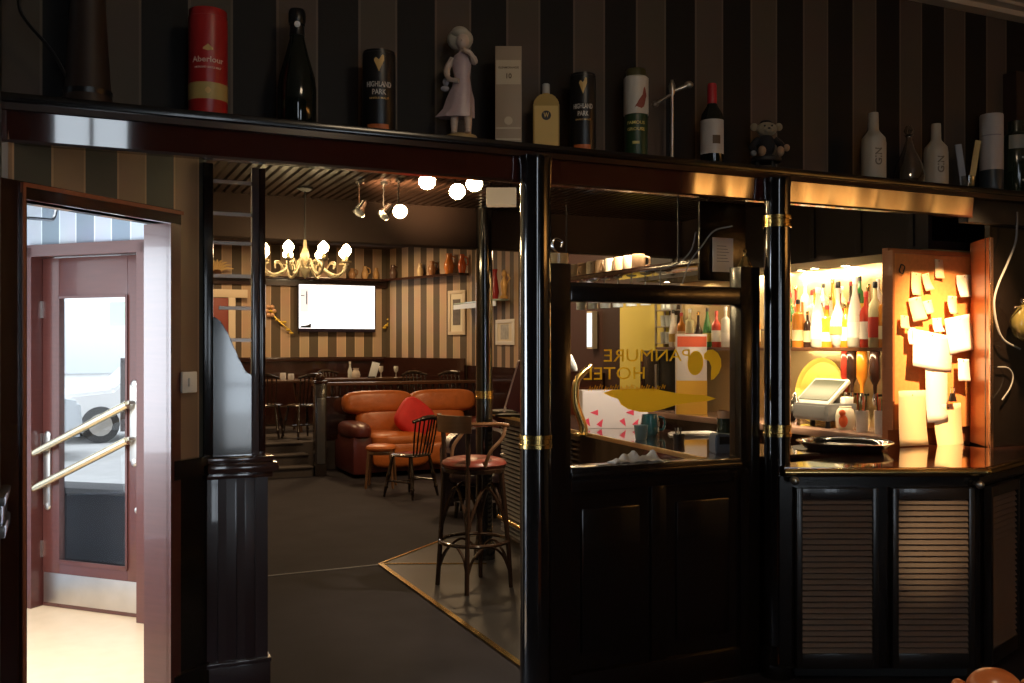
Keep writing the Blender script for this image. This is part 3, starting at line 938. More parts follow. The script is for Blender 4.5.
# second row, packed in close behind the first
for i in range(11):
    px = 793 + i * 9.4
    u = 4.885
    t_ = (px - 512) / F
    Z = u / (SN * t_ + CS); v = Z * (SN - CS * t_)
    nm, gm, lm = palette[(i * 5 + 4) % 8]
    b = thing('spirit_bottle', '%s bottle, %s from the left in the packed middle row of the lit shelf' % (nm, ORD[i]), 'bottle', (u, v, 1.57), 0, 'bottles in the middle row')
    bottle_parts(b, .32 + .05 * (i % 3), .031, gm, lm, capm[(i + 2) % 4], (i + 1) % 4)
# stepped row behind
for i in range(12):
    px = 787 + i * 9.1
    u = 4.975
    t_ = (px - 512) / F
    Z = u / (SN * t_ + CS); v = Z * (SN - CS * t_)
    nm, gm, lm = palette[(i * 3 + 2) % 8]
    b = thing('spirit_bottle', '%s bottle, %s from the left on the stepped shelf against the mirror' % (nm, ORD[i]), 'bottle', (u, v, 1.715), 0, 'bottles on the stepped shelf')
    bottle_parts(b, .29 + .03 * (i % 3), .036, gm, lm, capm[(i + 1) % 4], (i * 2) % 4)
# upturned bottles in optics under the shelf
for i, (px, pi) in enumerate(((846, 5), (852, 7), (862, 3), (875, 7), (888, 5))):
    u = 4.90
    t_ = (px - 512) / F
    Z = u / (SN * t_ + CS); v = Z * (SN - CS * t_)
    nm, gm, lm = palette[pi]
    b = thing('optic_bottle', 'upturned %s bottle in an optic under the shelf, %s from the left' % (nm, ORD[i]), 'bottle', (u, v, 1.18), 0, 'bottles in optics')
    r = .036; h = .3
    G().at((0, 0, .365), scale=(1, 1, -1)).lathe([(r * .9, .0), (r, .008), (r, h * .6), (r * .4, h * .76), (r * .3, h * .95)], 16).build('body', gm, b)
    G().at((0, 0, 0)).lathe([(.012, -.0), (.018, .015), (.018, .055), (.012, .08)], 12).build('optic_measure', chrome, b)
    G().box((-.005, -.005, .06), (.06, .005, .075)).build('optic_bracket', black, b)
# bottles further along, glimpsed through the glazed screen
for i in range(10):
    v = 6.0 + i * .125
    nm, gm, lm = palette[(i * 5 + 1) % 8]
    b = thing('spirit_bottle', '%s bottle behind the lettered glass, %s along the shelf from the right' % (nm, ORD[i]), 'bottle', (4.83, v, 1.57), 0, 'bottles behind the lettered glass')
    bottle_parts(b, .3 + .03 * (i % 2), .038, gm, lm, capm[i % 4], i % 4)

# till on the back counter
def onback(px, y, z=1.02):
    Z = (EYE - z) * F / (y - HY)
    return PZ(px, Z), Z
(uu, vv), Z = (PZ(815, 6.55), 6.55)
t = thing('cash_till', 'grey cash till with tilted screen on the back counter', 'cash register', (4.80, 5.22, 1.02), R(-90))
for x in (-.18, .18):
    for y in (-.13, .06):
        G().at((x, y, 0)).lathe([(.02, 0), (.016, .052)], 10).build('foot', black, t)
G().box((-.22, -.17, .05), (.22, .09, .165), .006).build('cash_drawer', grey, t)
G().box((-.2, -.176, .065), (.2, -.168, .15), .004).build('drawer_front', mat('till_front', (.12, .125, .14), .4), t)
g = G(); g.M = Matrix.Translation((0, -.12, .165)) @ Matrix.Rotation(R(-50), 4, 'X')
g.box((-.17, -.0, 0), (.17, .025, .26), .006)
sc_ = g.build('monitor', mat('till_white', (.45, .43, .38), .4), t)
g = G(); g.M = Matrix.Translation((0, -.12, .165)) @ Matrix.Rotation(R(-50), 4, 'X')
g.box((-.145, -.006, .03), (.145, 0, .235)); g.build('screen', mat('till_screen', (.03, .035, .022), .3, emit=(.3, .33, .2), es=.2), sc_)
G().box((.06, -.0, .165), (.2, .08, .21), .005).build('printer', white, t)

t = thing('round_tray', 'big round yellow tray leaning behind the till', 'tray', (4.955, 5.42, 1.02), R(-90))
g = G(); g.M = Matrix.Translation((0, .0, .235)) @ Matrix.Rotation(R(80), 4, 'X')
g.lathe([(.0, .0), (.22, 0), (.235, .012), (.24, .028), (.232, .026), (.21, .008), (0.0, .006)], 32, cap=False)
g.build('dish', mat('tray_yellow', (.88, .68, .14), .4), t)

for i, (px, w, h, lab) in enumerate(((862, .075, .14, 'white cup of red straws right of the till'), (881, .075, .15, 'white cup of straws and tongs furthest right on the back counter'))):
    u = 4.68; t_ = (px - 512) / F; Z = u / (SN * t_ + CS); v = Z * (SN - CS * t_)
    c = thing('straw_cup', lab, 'cup', (u, v, 1.02))
    G().lathe([(w * .42, 0), (w * .5, .01), (w * .55, h), (w * .5, h), (w * .42, .02)], 18).build('cup', white, c)
    for k in range(6):
        a = k * 1.05 + i
        G().tube([(.01 * math.cos(a), .01 * math.sin(a), .03), (.03 * math.cos(a), .03 * math.sin(a), h + .07 + .02 * (k % 3))], .004, 6).build('straw', [mat('straw_red', (.6, .05, .03), .4), mat('straw_green', (.05, .1, .04), .4)][k % 2], c)
u = 4.7; t_ = (843 - 512) / F; Z = u / (SN * t_ + CS); v = Z * (SN - CS * t_)
c = thing('charity_jar', 'pale round jar with red toy inside between till and cups', 'jar', (u + .02, v, 1.02))
G().lathe([(.05, 0), (.062, .02), (.066, .09), (.055, .13), (.04, .145), (.04, .155)], 20).build('jar', mat('milk_glass', (.8, .75, .62), .2), c)
G().ball((-.045, -.03, .06), (.03, .03, .045)).ball((-.06, -.035, .115), .022).build('toy', mat('toy_red', (.7, .12, .03), .5), c)
# silver ice bucket & chrome tap at left of till
u = 4.66; t_ = (795 - 512) / F; Z = u / (SN * t_ + CS); v = Z * (SN - CS * t_)
c = thing('chrome_shaker', 'chrome cocktail shaker left of the till by the column', 'shaker', (u, v, 1.02))
G().lathe([(.035, 0), (.045, .1), (.04, .16), (.02, .19), (.018, .22), (.01, .23)], 18).build('vessel', chrome, c)
# black drip tray dome on the servery
(uu, vv) = PZ(846, 4.95)
c = thing('round_drip_tray', 'large black round tray on the servery worktop under the till', 'tray', (3.86, 4.04, 1.01))
G().lathe([(.19, 0), (.22, .012), (.245, .04), (.25, .045), (.24, .042), (.21, .02), (.1, .03), (.0, .032)], 36, cap=False).build('dish', mat('black_enamel', (.01, .011, .012), .12, coat=1.), c)
G().lathe([(.251, .042), (.257, .046), (.251, .05)], 36, cap=False).build('rim', chrome, c)

# ------------------------------------------------------------------ things seen through / over the glazed screen
def oncounter(px, y, z=CT):
    Z = (EYE - z) * F / (y - HY)
    return PZ(px, Z), Z
# carton with red marks
(u, v), Z = oncounter(620, 428)
t = thing('drinks_carton', 'white carton with red marks standing on the bar counter', 'carton', (3.30, 5.55, CT), R(-22))
G().box((-.22, 0, 0), (.22, .2, .25), .004).build('box', mat('carton_white', (.72, .66, .66), .6), t)
g = G()
for cx in (-.14, .1):
    for k in range(3):
        a = PI / 2 + 2 * PI * k / 3
        g.at((cx + .05 * math.cos(a), -.0025, .06 + .045 * math.sin(a)), ry=-a).xz([(-.02, -.025), (.02, -.025), (.0, .03)], -.001, .002)
g.at().box((.0, -.0025, .235), (.2, -.0005, .243))
g.build('red_mark', mat('print_red', (.7, .05, .1), .6), t)
# brass font (swan-neck) at left
(u, v), Z = oncounter(582, 420)
t = thing('beer_font', 'curved brass beer font at the left edge of the lettered glass', 'beer tap', (3.04, 5.55 - .0, CT))
t.location = (*PZ(583, 5.9), CT)
ps = bez([(0, 0, 0), (.0, 0, .06), (-.045, .01, .2), (-.035, .01, .34), (.06, 0, .43)], 8)
G().tube(ps, [.03 - .012 * i / len(ps) for i in range(len(ps))], 12).build('neck', brass, t)
G().lathe([(.06, 0), (.06, .01), (.035, .02)], 20).build('base', brass, t)
G().at((-.05, 0, .4), ry=R(-30)).lathe([(.012, 0), (.02, .03), (.022, .1), (.012, .12)], 12).build('handle', white, t)
# yellow-lit doorway at the bar's far end, its light put into the colour
u0, v0 = 4.99, 0
t_ = (638 - 512) / F
def back_at(px, u):
    t_ = (px - 512) / F; Z = u / (SN * t_ + CS); return Z * (SN - CS * t_), Z
va, _ = back_at(656, 5.0); vb, _ = back_at(621, 5.0)
yel = mat('lit_doorway_yellow', (.75, .62, .12), .45)
d2 = struct(G().box((4.985, va, 0), (5.045, vb, 2.1), .006).build('door_2', yel))
vc, _ = back_at(665, 5.0); vd, _ = back_at(659, 5.0)
struct(G().box((4.98, vc, 0), (5.045, vd, 2.15), .004).build('trim_22', yel))
# glass rack between yellow doorway and card
va, Z = back_at(677, 4.93); vb, _ = back_at(666, 4.93)
t = thing('glass_rack', 'small steel rack of stacked glasses on the back wall right of the yellow doorway', 'rack', (4.87, va, 1.58))
Lr = .26
G().box((-.0, 0, 0), (.015, .01, .5)).box((0, Lr, 0), (.015, Lr + .01, .5)).box((.1, 0, 0), (.115, .01, .5)).box((.1, Lr, 0), (.115, Lr + .01, .5)).build('upright', steel, t)
for k in range(3):
    G().box((0, 0, .02 + .15 * k), (.115, Lr + .01, .028 + .15 * k)).build('rack_shelf', steel, t)
n = 0
for k in range(3):
    for j in range(3):
        o = G().lathe([(.026, 0), (.03, .005), (.036, .1), (.033, .1), (.027, .01)], 14).build('tumbler', mat('frosted_glass', (.55, .6, .6), .2), None, (4.93, va + .055 + .075 * j, 1.608 + .15 * k))
        tag(o, '%s tumbler on the %s shelf of the steel glass rack' % (['right', 'middle', 'left'][j], ['bottom', 'middle', 'top'][k]), 'glass', 'tumblers in the rack')
va2, Z2 = back_at(676, 4.85); vb2, _ = back_at(657, 4.85)
t = thing('bottle_fridge', 'low black cooler on the back counter between yellow doorway and tall carton', 'fridge', (4.68, va2 - .02, 1.02))
G().box((0, 0, 0), (.3, .34, .52), .008).build('body', black, t)
G().box((-.012, .02, .03), (0, .32, .5), .004).build('door', mat('fridge_glass', (.01, .012, .015), .08, coat=1.), t)
G().box((-.03, .04, .15), (-.012, .055, .4), .004).build('handle', steel, t)
# tall card / carton red, white and yellow
va, Z = back_at(691, 4.63)
t = thing('tall_carton', 'tall white and yellow carton with red top band behind the lettered glass', 'carton', (4.63, va, 1.02), R(-24.6))
w = 30 * Z / F / 2; h = 80 * Z / F
G().box((-w, -.04, 0), (w, .04, h), .003).build('box', mat('carton_white', (0, 0, 0)), t)
G().box((-w + .004, -.042, h * .84), (w - .004, -.0405, h * .97)).build('red_band', mat('print_orange', (.75, .12, .05), .6), t)
G().box((-w - .001, -.0425, 0), (w + .001, .0, h * .42)).build('yellow_panel', mat('print_yellow', (.75, .42, .04), .6), t)
# objects along the counter
t = thing('teal_tankard', 'dark teal glass tankard lying by chrome handle on the bar counter', 'tankard', (*PZ(650, 5.9), CT))
G().lathe([(.05, 0), (.055, .01), (.06, .06), (.05, .13), (.046, .13), (.052, .06), (.045, .015)], 20).build('body', mat('teal_glass', (.01, .05, .06), .05, coat=1.), t)
G().at((.0, 0, 0)).tube(bez([(.055, 0, .03), (.1, 0, .04), (.1, 0, .1), (.05, 0, .115)], 6), .008, 8).build('handle', mat('teal_glass', (0, 0, 0)), t)
t = thing('tilted_tumbler', 'small blue tinted tumbler left of the teal tankard on the bar counter', 'glass', (*PZ(641, 5.65), CT))
G().lathe([(.03, 0), (.034, .005), (.042, .085), (.038, .085), (.03, .012)], 18).build('body', mat('blue_glass', (.2, .34, .4), .08), t)
t = thing('paper_stack', 'folded white papers lying on the bar counter behind the glass', 'papers', (*PZ(690, 5.9), CT), R(-30))
for k in range(3):
    g = G().at((.02 * k, .012 * k, .003 + .005 * k), rz=.2 * k); g.box((-.13, -.09, 0), (.13, .09, .004), .001); g.build('sheet', paper, t)
t = thing('pen_pot', 'squat black pot with short pens on the papers side of the counter', 'pot', (*PZ(679, 5.45), CT))
G().lathe([(.03, 0), (.034, .05), (.03, .05), (.026, .01)], 16).build('pot', black, t)
for k in range(3):
    G().tube([(.008 * k - .008, 0, .01), (.02 * k - .02, .01, .085)], .004, 6).build('pen', [grey, white, black][k], t)
t = thing('green_tumbler', 'tall dark green tumbler near the right edge of the lettered glass', 'glass', (*PZ(725, 5.2), CT))
G().lathe([(.035, 0), (.038, .006), (.045, .16), (.041, .16), (.034, .012)], 20).build('body', mat('green_tumbler_glass', (.01, .03, .02), .08, coat=1.), t)
G().lathe([(.036, .1), (.0405, .2), (.038, .2), (.03, .1)], 18).build('inner_glass', mat('peach_glass', (.6, .35, .2), .1), t)
t = thing('card_reader', 'slate grey card reader box at the right end of the counter behind glass', 'card reader', (*PZ(724, 4.98), CT), R(-15))
G().xz([(-.065, 0), (.065, 0), (.065, .09), (-.055, .1), (-.065, .08)], -.05, .05, .006).build('body', mat('slate_plastic', (.1, .13, .17), .45), t)
G().box((-.045, -.053, .045), (.045, -.05, .085)).build('screen', black, t)
# cloth on the sill
t = G()
b = bmesh.new(); grid = []
nx, ny = 26, 8
for i in range(nx + 1):
    row = []
    for j in range(ny + 1):
        a_, c_ = i / nx, j / ny
        edge = min(a_, 1 - a_) * 8; edge = min(1, edge)
        row.append(b.verts.new((a_ * .26, c_ * .075 + .004 * math.sin(a_ * 19), .004 + edge * (.026 + .018 * math.sin(a_ * 13 + c_ * 5) + .01 * math.sin(a_ * 31)) * math.sin(PI * min(max(c_, .06), .94)))))
    grid.append(row)
for i in range(nx):
    for j in range(ny):
        b.faces.new((grid[i][j], grid[i + 1][j], grid[i + 1][j + 1], grid[i][j + 1]))
t._merge(b)
o = t.build('bar_towel', mat('grey_cloth', (.4, .38, .36), .9, bump=.3, nscale=60), None, (PV(614, 3.78)[0], 3.765, zg0 - .002))
o.modifiers.new('s', 'SOLIDIFY').thickness = .004
tag(o, 'crumpled pale cloth lying on the sill behind the lettered glass', 'cloth')

# overhead glass gantry
GZ = 2.045
t = thing('bar_gantry', 'dark overhead gantry shelf hung above the bar counter', 'shelf', (3.02, 4.2, GZ))
G().box((0, 0, -.03), (.26, 2.1, 0), .004).build('shelf_board', mahog, t)
for v in (.25, 1.95):
    for u in (.03, .23):
        G().tube([(u, v, 0), (u, v, CEIL - .02 - GZ)], .006, 8).build('hanger', black, t)
G().box((-.02, -.02, -.12), (.28, .0, .30), .004).build('end_panel', blackw, t)
for i in range(8):
    px = 574 + i * 9.2
    u = 3.14; v, Z = back_at(px, u)
    if v > 6.25: v = 6.25 - .02 * (6 - i)
    k = thing('china_mug', '%s mug from the left, upturned on the overhead gantry' % ORD[i], 'mug', (u, v, GZ), R(200 + 15 * i), 'mugs on the gantry')
    m_ = [mat('mug_cream', (.6, .5, .36), .3), mat('mug_tan', (.5, .32, .18), .3)][i % 2]
    G().lathe([(.038, 0), (.042, .004), (.042, .085), (.036, .095), (.0, .096)], 18, cap=False).build('cup', m_, k)
    G().tube(bez([(.04, 0, .02), (.07, 0, .03), (.07, 0, .07), (.04, 0, .078)], 5), .006, 6).build('handle', m_, k)
# hanging wine glasses under it
for i in range(7):
    v = 4.75 + i * .16
    k = thing('hanging_wine_glass', '%s wine glass from the right, hung upside down under the gantry' % ORD[i], 'glass', (3.13, v, GZ - .03), 0, 'glasses hung under the gantry')
    G().lathe([(.032, 0), (.032, -.004), (.005, -.01), (.004, -.08), (.02, -.1), (.036, -.13), (.034, -.19), (.032, -.19), (.033, -.13)], 16, cap=False).build('bowl', mat('frosted_glass', (0, 0, 0)), k)
# sheet of paper on the gantry end
(u, v) = PZ(723, 4.78)
t = thing('hanging_notice', 'white notice sheet with faint print on the gantry end above the screen', 'paper', (PV(723, 4.165)[0], 4.168, HZ(272, PV(723, 4.17)[1])))
hh_ = 34 * PV(723, 4.17)[1] / F; ww = 25 * PV(723, 4.17)[1] / F
G().box((-ww / 2, -.003, 0), (ww / 2, 0, hh_)).build('sheet', paper, t)
g = G()
for k in range(6):
    g.box((-ww * .3, -.0036, hh_ * (.3 + .09 * k)), (ww * (.3 - .07 * (k % 3)), -.003, hh_ * (.315 + .09 * k)))
g.build('print_lines', grey, t)
# cables draped from the gantry end
g1 = bez([(*PZ(682, 5.0), HZ(284, 5.0)), (*PZ(690, 5.0), HZ(262, 5.0)), (*PZ(702, 5.0), HZ(246, 5.0)), (*PZ(714, 4.9), HZ(231, 4.9)), (*PZ(732, 4.8), HZ(226, 4.8))], 6)
tag(G().tube(g1, .004, 6).build('power_cord', grey), 'grey cable rising steeply from the gantry to its end panel', 'cable')
g1 = bez([(*PZ(640, 5.2), HZ(272, 5.2)), (*PZ(672, 5.1), HZ(266, 5.1)), (*PZ(690, 5.0), HZ(252, 5.0)), (*PZ(696, 4.9), HZ(232, 4.9))], 6)
tag(G().tube(g1, .004, 6).build('power_cord', grey), 'grey cable sagging along the gantry top towards the hung paper', 'cable')
# ornaments on the posts of the glazed screen
t = thing('brass_swan', 'brass curled ornament in a clear dish on the left post of the screen', 'ornament', (fl + .075, FV + .045, 1.94))
G().lathe([(.05, 0), (.055, .045), (.052, .045), (.045, .006)], 20).build('dish', mat('amber_dish', (.5, .32, .14), .15), t)
G().tube(bez([(.02, 0, .03), (-.02, 0, .075), (-.01, 0, .11), (.025, 0, .1), (.02, 0, .075)], 6), [.006] * 25, 8).build('curl', chrome, t)
t = thing('brass_bell', 'small brass bell ornament on the right post of the screen', 'ornament', (fr - .055, FV + .045, 1.96))
G().lathe([(.034, 0), (.036, .006), (.024, .03), (.018, .05), (.006, .056), (.006, .07), (.011, .078), (.006, .088)], 18).build('bell', brass, t)

# ------------------------------------------------------------------ things on the high shelf
VS = 3.83
def onshelf(px, top, wpx, v=VS):
    u, Z = PV(px, v)
    return u, HZ(top, Z) - SH, wpx * Z / F
TOCAM = R(-20)
def curved_text(t, r, body, z, size, m, span, rz=TOCAM, pname='lettering'):
    """lettering wrapped round a tube of radius r"""
    rz = -math.atan2(t.location.x, t.location.y)
    g = G().text(body, size, depth=.0005, width=span)
    for v in g.bm.verts:
        a = v.co.x / r
        rr = r + .0008 - v.co.y
        v.co = Vector((rr * math.sin(a), -rr * math.cos(a), v.co.z + z))
        v.co = Matrix.Rotation(rz, 3, 'Z') @ v.co
    return g.build(pname, m, t)
def curved_patch(t, r, z0, z1, a0, a1, m, name, rz=TOCAM, shape=None):
    rz = -math.atan2(t.location.x, t.location.y)
    g = G(); n = 10; lo = []; hi = []
    for k in range(n + 1):
        f_ = k / n
        a = a0 + (a1 - a0) * f_
        s0, s1 = (z0, z1) if not shape else shape(f_)
        lo.append(g.bm.verts.new(Matrix.Rotation(rz, 3, 'Z') @ Vector((r * math.sin(a), -r * math.cos(a), s0))))
        hi.append(g.bm.verts.new(Matrix.Rotation(rz, 3, 'Z') @ Vector((r * math.sin(a), -r * math.cos(a), s1))))
    for k in range(n):
        g.bm.faces.new((lo[k], lo[k + 1], hi[k + 1], hi[k]))
    return g.build(name, m, t)
RC = R(-24.6)

# dark tall churn at far left
u, h, w = onshelf(88, -30, 40)
t = thing('tall_churn', 'dark brown tall jug at the far left end of the high shelf', 'jug', (u, VS + .01, SH))
m_ = mat('dark_leather', (.03, .017, .012), .5)
G().lathe([(w * .62, 0), (w * .62, .02), (w * .55, .06), (w * .42, h * .7), (w * .4, h * .85), (w * .5, h)], 24).build('body', m_, t)
for z in (.05, h * .7):
    G().lathe([(w * .6 - z * .1, z), (w * .62 - z * .1, z + .02)], 24, cap=False).build('hoop', black, t)
G().tube(bez([(-w * .45, -.02, .1), (-.12, -.02, .2), (-.22, -.02, .33), (-.19, -.02, .45), (-w * .4, -.01, .5)], 8), .006, 8).build('handle', black, t)
# red whisky tube
u, h, w = onshelf(208, 12, 38)
r = w / 2
t = thing('red_tube_tin', 'red cylindrical tin with a gold band on the high shelf', 'tin', (u, VS, SH), 0)
m_ = mat('tin_red', (.42, .02, .02), .35)
G().lathe([(r * .97, 0), (r, .004), (r, h - .03), (r * .96, h - .028), (r * .97, h - .003), (r * .94, h)], 28).build('tube', m_, t)
G().lathe([(r + .0008, h * .17), (r + .0008, h * .32)], 28, cap=False).build('gold_band', mat('tin_gold', (.5, .36, .12), .45), t)
goldt = mat('print_gold', (.7, .45, .15), .5)
curved_text(t, r, 'Aberlour', h * .52, .03, mat('print_cream', (.75, .5, .4), .6), w * .85, RC)
curved_text(t, r, 'HIGHLAND SINGLE MALT', h * .45, .01, mat('print_cream', (0, 0, 0)), w * .7, RC, 'small_print')
curved_patch(t, r + .001, h * .6, h * .66, -.25, .25, goldt, 'crest', RC, lambda f_: (h * .6 + .008 * abs(f_ - .5), h * .66 - .03 * abs(f_ - .5)))
curved_patch(t, r + .0015, h * .22, h * .27, -.16, .16, goldt, 'seal', RC, lambda f_: (h * .245 - .013 * math.sin(PI * f_) , h * .245 + .013 * math.sin(PI * f_)))
# champagne magnum
u, h, w = onshelf(297, 10, 38)
r = w / 2
t = thing('champagne_bottle', 'large dark champagne bottle with small white seal on the high shelf', 'bottle', (u, VS, SH))
G().lathe([(r * .9, 0), (r, .012), (r, h * .34), (r * .92, h * .44), (r * .6, h * .62), (r * .38, h * .76), (r * .33, h * .86), (r * .4, h * .87), (r * .4, h * .9)], 28).build('body', darkgl, t)
G().lathe([(r * .42, h * .78), (r * .36, h * .86), (r * .45, h * .9), (r * .45, h * .97), (r * .38, h)], 20).build('foil', black, t)
g = G(); g.M = Matrix.Rotation(RC + .25, 4, 'Z') @ Matrix.Translation((0, -r * .43, h * .86)) @ Matrix.Rotation(PI / 2, 4, 'X')
g.lathe([(.012, -.004), (.012, .004)], 14).build('seal', white, t)
# two black whisky tins
def black_tin(px, top, wpx, lab):
    u, h, w = onshelf(px, top, wpx)
    r = w / 2
    t = thing('black_tube_tin', lab, 'tin', (u, VS, SH), 0, 'black whisky tins')
    G().lathe([(r * .97, 0), (r, .004), (r, h - .012), (r * .95, h - .01), (r * .95, h)], 28).build('tube', mat('tin_black', (.012, .011, .011), .35), t)
    wl = mat('print_white', (.6, .56, .5), .6)
    curved_text(t, r, 'HIGHLAND', h * .58, .03, wl, w * .78, RC)
    curved_text(t, r, 'PARK', h * .49, .03, wl, w * .42, RC)
    curved_text(t, r, 'SINGLE MALT', h * .42, .01, mat('print_gold', (0, 0, 0)), w * .6, RC, 'small_print')
    curved_patch(t, r + .001, 0, 0, -.3, .3, mat('print_gold', (0, 0, 0)), 'crest', RC, lambda f_: (h * .84 - .13 * h * (1 - abs(2 * f_ - 1)) + .02 * h, h * (.865 + .05 * f_ + .02 * math.sin(PI * 3 * f_))))
    curved_patch(t, r + .001, h * .03, h * .12, -.75, .6, mat('print_rust', (.5, .13, .03), .5), 'base_flash', RC)
    return t
black_tin(379, 53, 33, 'black whisky tin with gold crest, standing right of the champagne bottle')
black_tin(583, 75, 26, 'black whisky tin with gold crest, standing right of the square yellow bottle')
# porcelain girl figurine (continuous figure)
u, h, w = onshelf(461, 27, 40)
t = thing('porcelain_figurine', 'pale porcelain figurine of a girl in a bonnet and long dress on the high shelf', 'figurine', (u, VS, SH), RC)
s = h / .43
skin = mat('porcelain_skin', (.6, .47, .38), .3)
g = G()
g.lathe([(.055 * s, 0), (.062 * s, .008 * s), (.058 * s, .03 * s), (.035 * s, .04 * s)], 18, n_pow=.8)
g.build('plinth', mat('plinth_gold', (.42, .28, .12), .5, noise=.3, nscale=30), t)
g = G()
for x, y in ((-.025, -.0), (.027, -.012)):
    g.tube([(x * s, y * s, .035 * s), (x * s, y * s, .075 * s), (x * .8 * s, 0, .14 * s)], [.010 * s, .014 * s, .018 * s], 10)
    g.ball((x * s, (y - .014) * s, .042 * s), (.012 * s, .022 * s, .009 * s))
g.build('legs', skin, t)
g = G()
# dress: swept skirt + bodice
rings = [(.056, .035, .10, -.012), (.052, .034, .13, -.008), (.045, .032, .17, -.002), (.036, .028, .21, .002), (.028, .022, .245, .004), (.033, .024, .275, .003), (.036, .024, .3, .002), (.026, .018, .325, .002), (.013, .013, .335, .002)]
prev = None
vr = []
for a_, b_, z, ox in rings:
    n = 24
    vr.append([g.bm.verts.new(((ox + a_ * math.cos(2 * PI * k / n) * (1 + (.14 * math.sin(6 * 2 * PI * k / n) if z < .2 else 0)) - (.02 if z < .12 and math.cos(2 * PI * k / n) < -.3 else 0)) * s, b_ * math.sin(2 * PI * k / n) * s, z * s)) for k in range(n)])
for i in range(len(vr) - 1):
    for k in range(24):
        g.bm.faces.new((vr[i][k], vr[i][(k + 1) % 24], vr[i + 1][(k + 1) % 24], vr[i + 1][k]))
g.bm.faces.new(vr[0][::-1]); g.bm.faces.new(vr[-1])
g.build('dress', mat('dress_mauve', (.5, .38, .38), .35, noise=.2, nscale=25), t)
g = G()
g.tube(bez([(-.03 * s, 0, .315 * s), (-.05 * s, -.005 * s, .275 * s), (-.042 * s, -.025 * s, .235 * s), (-.005 * s, -.036 * s, .225 * s)], 6), [.012 * s] * 10 + [.009 * s] * 9, 8)
g.tube(bez([(.034 * s, 0, .315 * s), (.05 * s, -.012 * s, .3 * s), (.035 * s, -.03 * s, .325 * s), (.012 * s, -.03 * s, .338 * s)], 6), [.012 * s] * 10 + [.009 * s] * 9, 8)
g.build('arms', skin, t)
g = G().tube([(.002 * s, 0, .33 * s), (.004 * s, -.004 * s, .352 * s)], .011 * s, 8)
g.ball((.006 * s, -.01 * s, .375 * s), (.024 * s, .024 * s, .03 * s), 16, 12).ball((.006 * s, -.035 * s, .372 * s), (.004 * s, .005 * s, .005 * s), 8, 6)
g.build('head', skin, t)
G().ball((-.004 * s, .012 * s, .388 * s), (.048 * s, .03 * s, .042 * s), 18, 12).ball((-.004 * s, -.004 * s, .408 * s), (.032 * s, .028 * s, .022 * s)).build('bonnet', mat('bonnet_cream', (.5, .44, .34), .5, bump=.5, nscale=40), t)
G().ball((-.055 * s, -.0, .23 * s), (.012 * s, .012 * s, .016 * s)).ball((-.058 * s, -.004 * s, .205 * s), (.016 * s, .012 * s, .01 * s)).build('posy', mat('posy_grey', (.45, .42, .45), .5), t)
# cream carton
u, h, w = onshelf(508.5, 50, 26)
t = thing('whisky_carton', 'slim beige whisky carton with pale label panel on the high shelf', 'carton', (u, VS, SH), RC)
G().box((-w / 2, -w / 2, 0), (w / 2, w / 2, h), .002).build('box', mat('carton_beige', (.36, .27, .18), .5), t)
G().box((-w / 2 + .004, -w / 2 - .001, h * .62), (w / 2 - .004, -w / 2, h * .86)).build('label_panel', mat('carton_pale', (.55, .45, .3), .5), t)
brn = mat('print_brown', (.1, .06, .03), .6)
G().at((0, -w / 2 - .0015, h * .785)).text('GLENMORANGIE', .012, width=w * .78).build('lettering', brn, t)
G().at((0, -w / 2 - .0015, h * .7)).text('10', .03, width=w * .2).build('lettering', brn, t)
g = G(); g.M = Matrix.Translation((0, -w / 2 - .001, h * .26)) @ Matrix.Rotation(PI / 2, 4, 'X'); g.lathe([(.018, -.001), (.018, .001)], 20).build('seal', mat('carton_pale', (0, 0, 0)), t)
for z in (.07, .18):
    G().box((-w / 2 + .004, -w / 2 - .001, h * z), (w / 2 - .004, -w / 2, h * (z + .015))).build('band', mat('carton_pale', (0, 0, 0)), t)
# square yellow bottle
u, h, w = onshelf(546, 84, 26)
t = thing('square_bottle', 'square shouldered bottle with yellow label and black roundel on the high shelf', 'bottle', (u, VS, SH), RC)
G().xz([(-w / 2, 0), (w / 2, 0), (w / 2, h * .7), (w * .4, h * .78), (w * .18, h * .84), (-w * .18, h * .84), (-w * .4, h * .78), (-w / 2, h * .7)], -.032, .032, .006).build('body', mat('gold_glass', (.45, .3, .09), .12, coat=.5), t)
G().lathe([(.014, h * .83), (.014, h * .88)], 14).build('neck', mat('gold_glass', (0, 0, 0)), t)
G().lathe([(.017, h * .86), (.017, h * .99), (.013, h)], 14).build('cap', mat('cap_grey', (.45, .45, .42), .4), t)
G().box((-w * .45, -.0345, h * .04), (w * .45, -.032, h * .66)).build('label', mat('label_straw', (.62, .42, .12), .5), t)
g = G(); g.M = Matrix.Translation((0, -.035, h * .52)) @ Matrix.Rotation(PI / 2, 4, 'X')
g.lathe([(.021, -.0015), (.021, .0015)], 24).build('roundel', black, t)
G().at((0, -.0368, h * .52)).text('W', .03, width=.024).build('lettering', mat('label_straw', (0, 0, 0)), t)
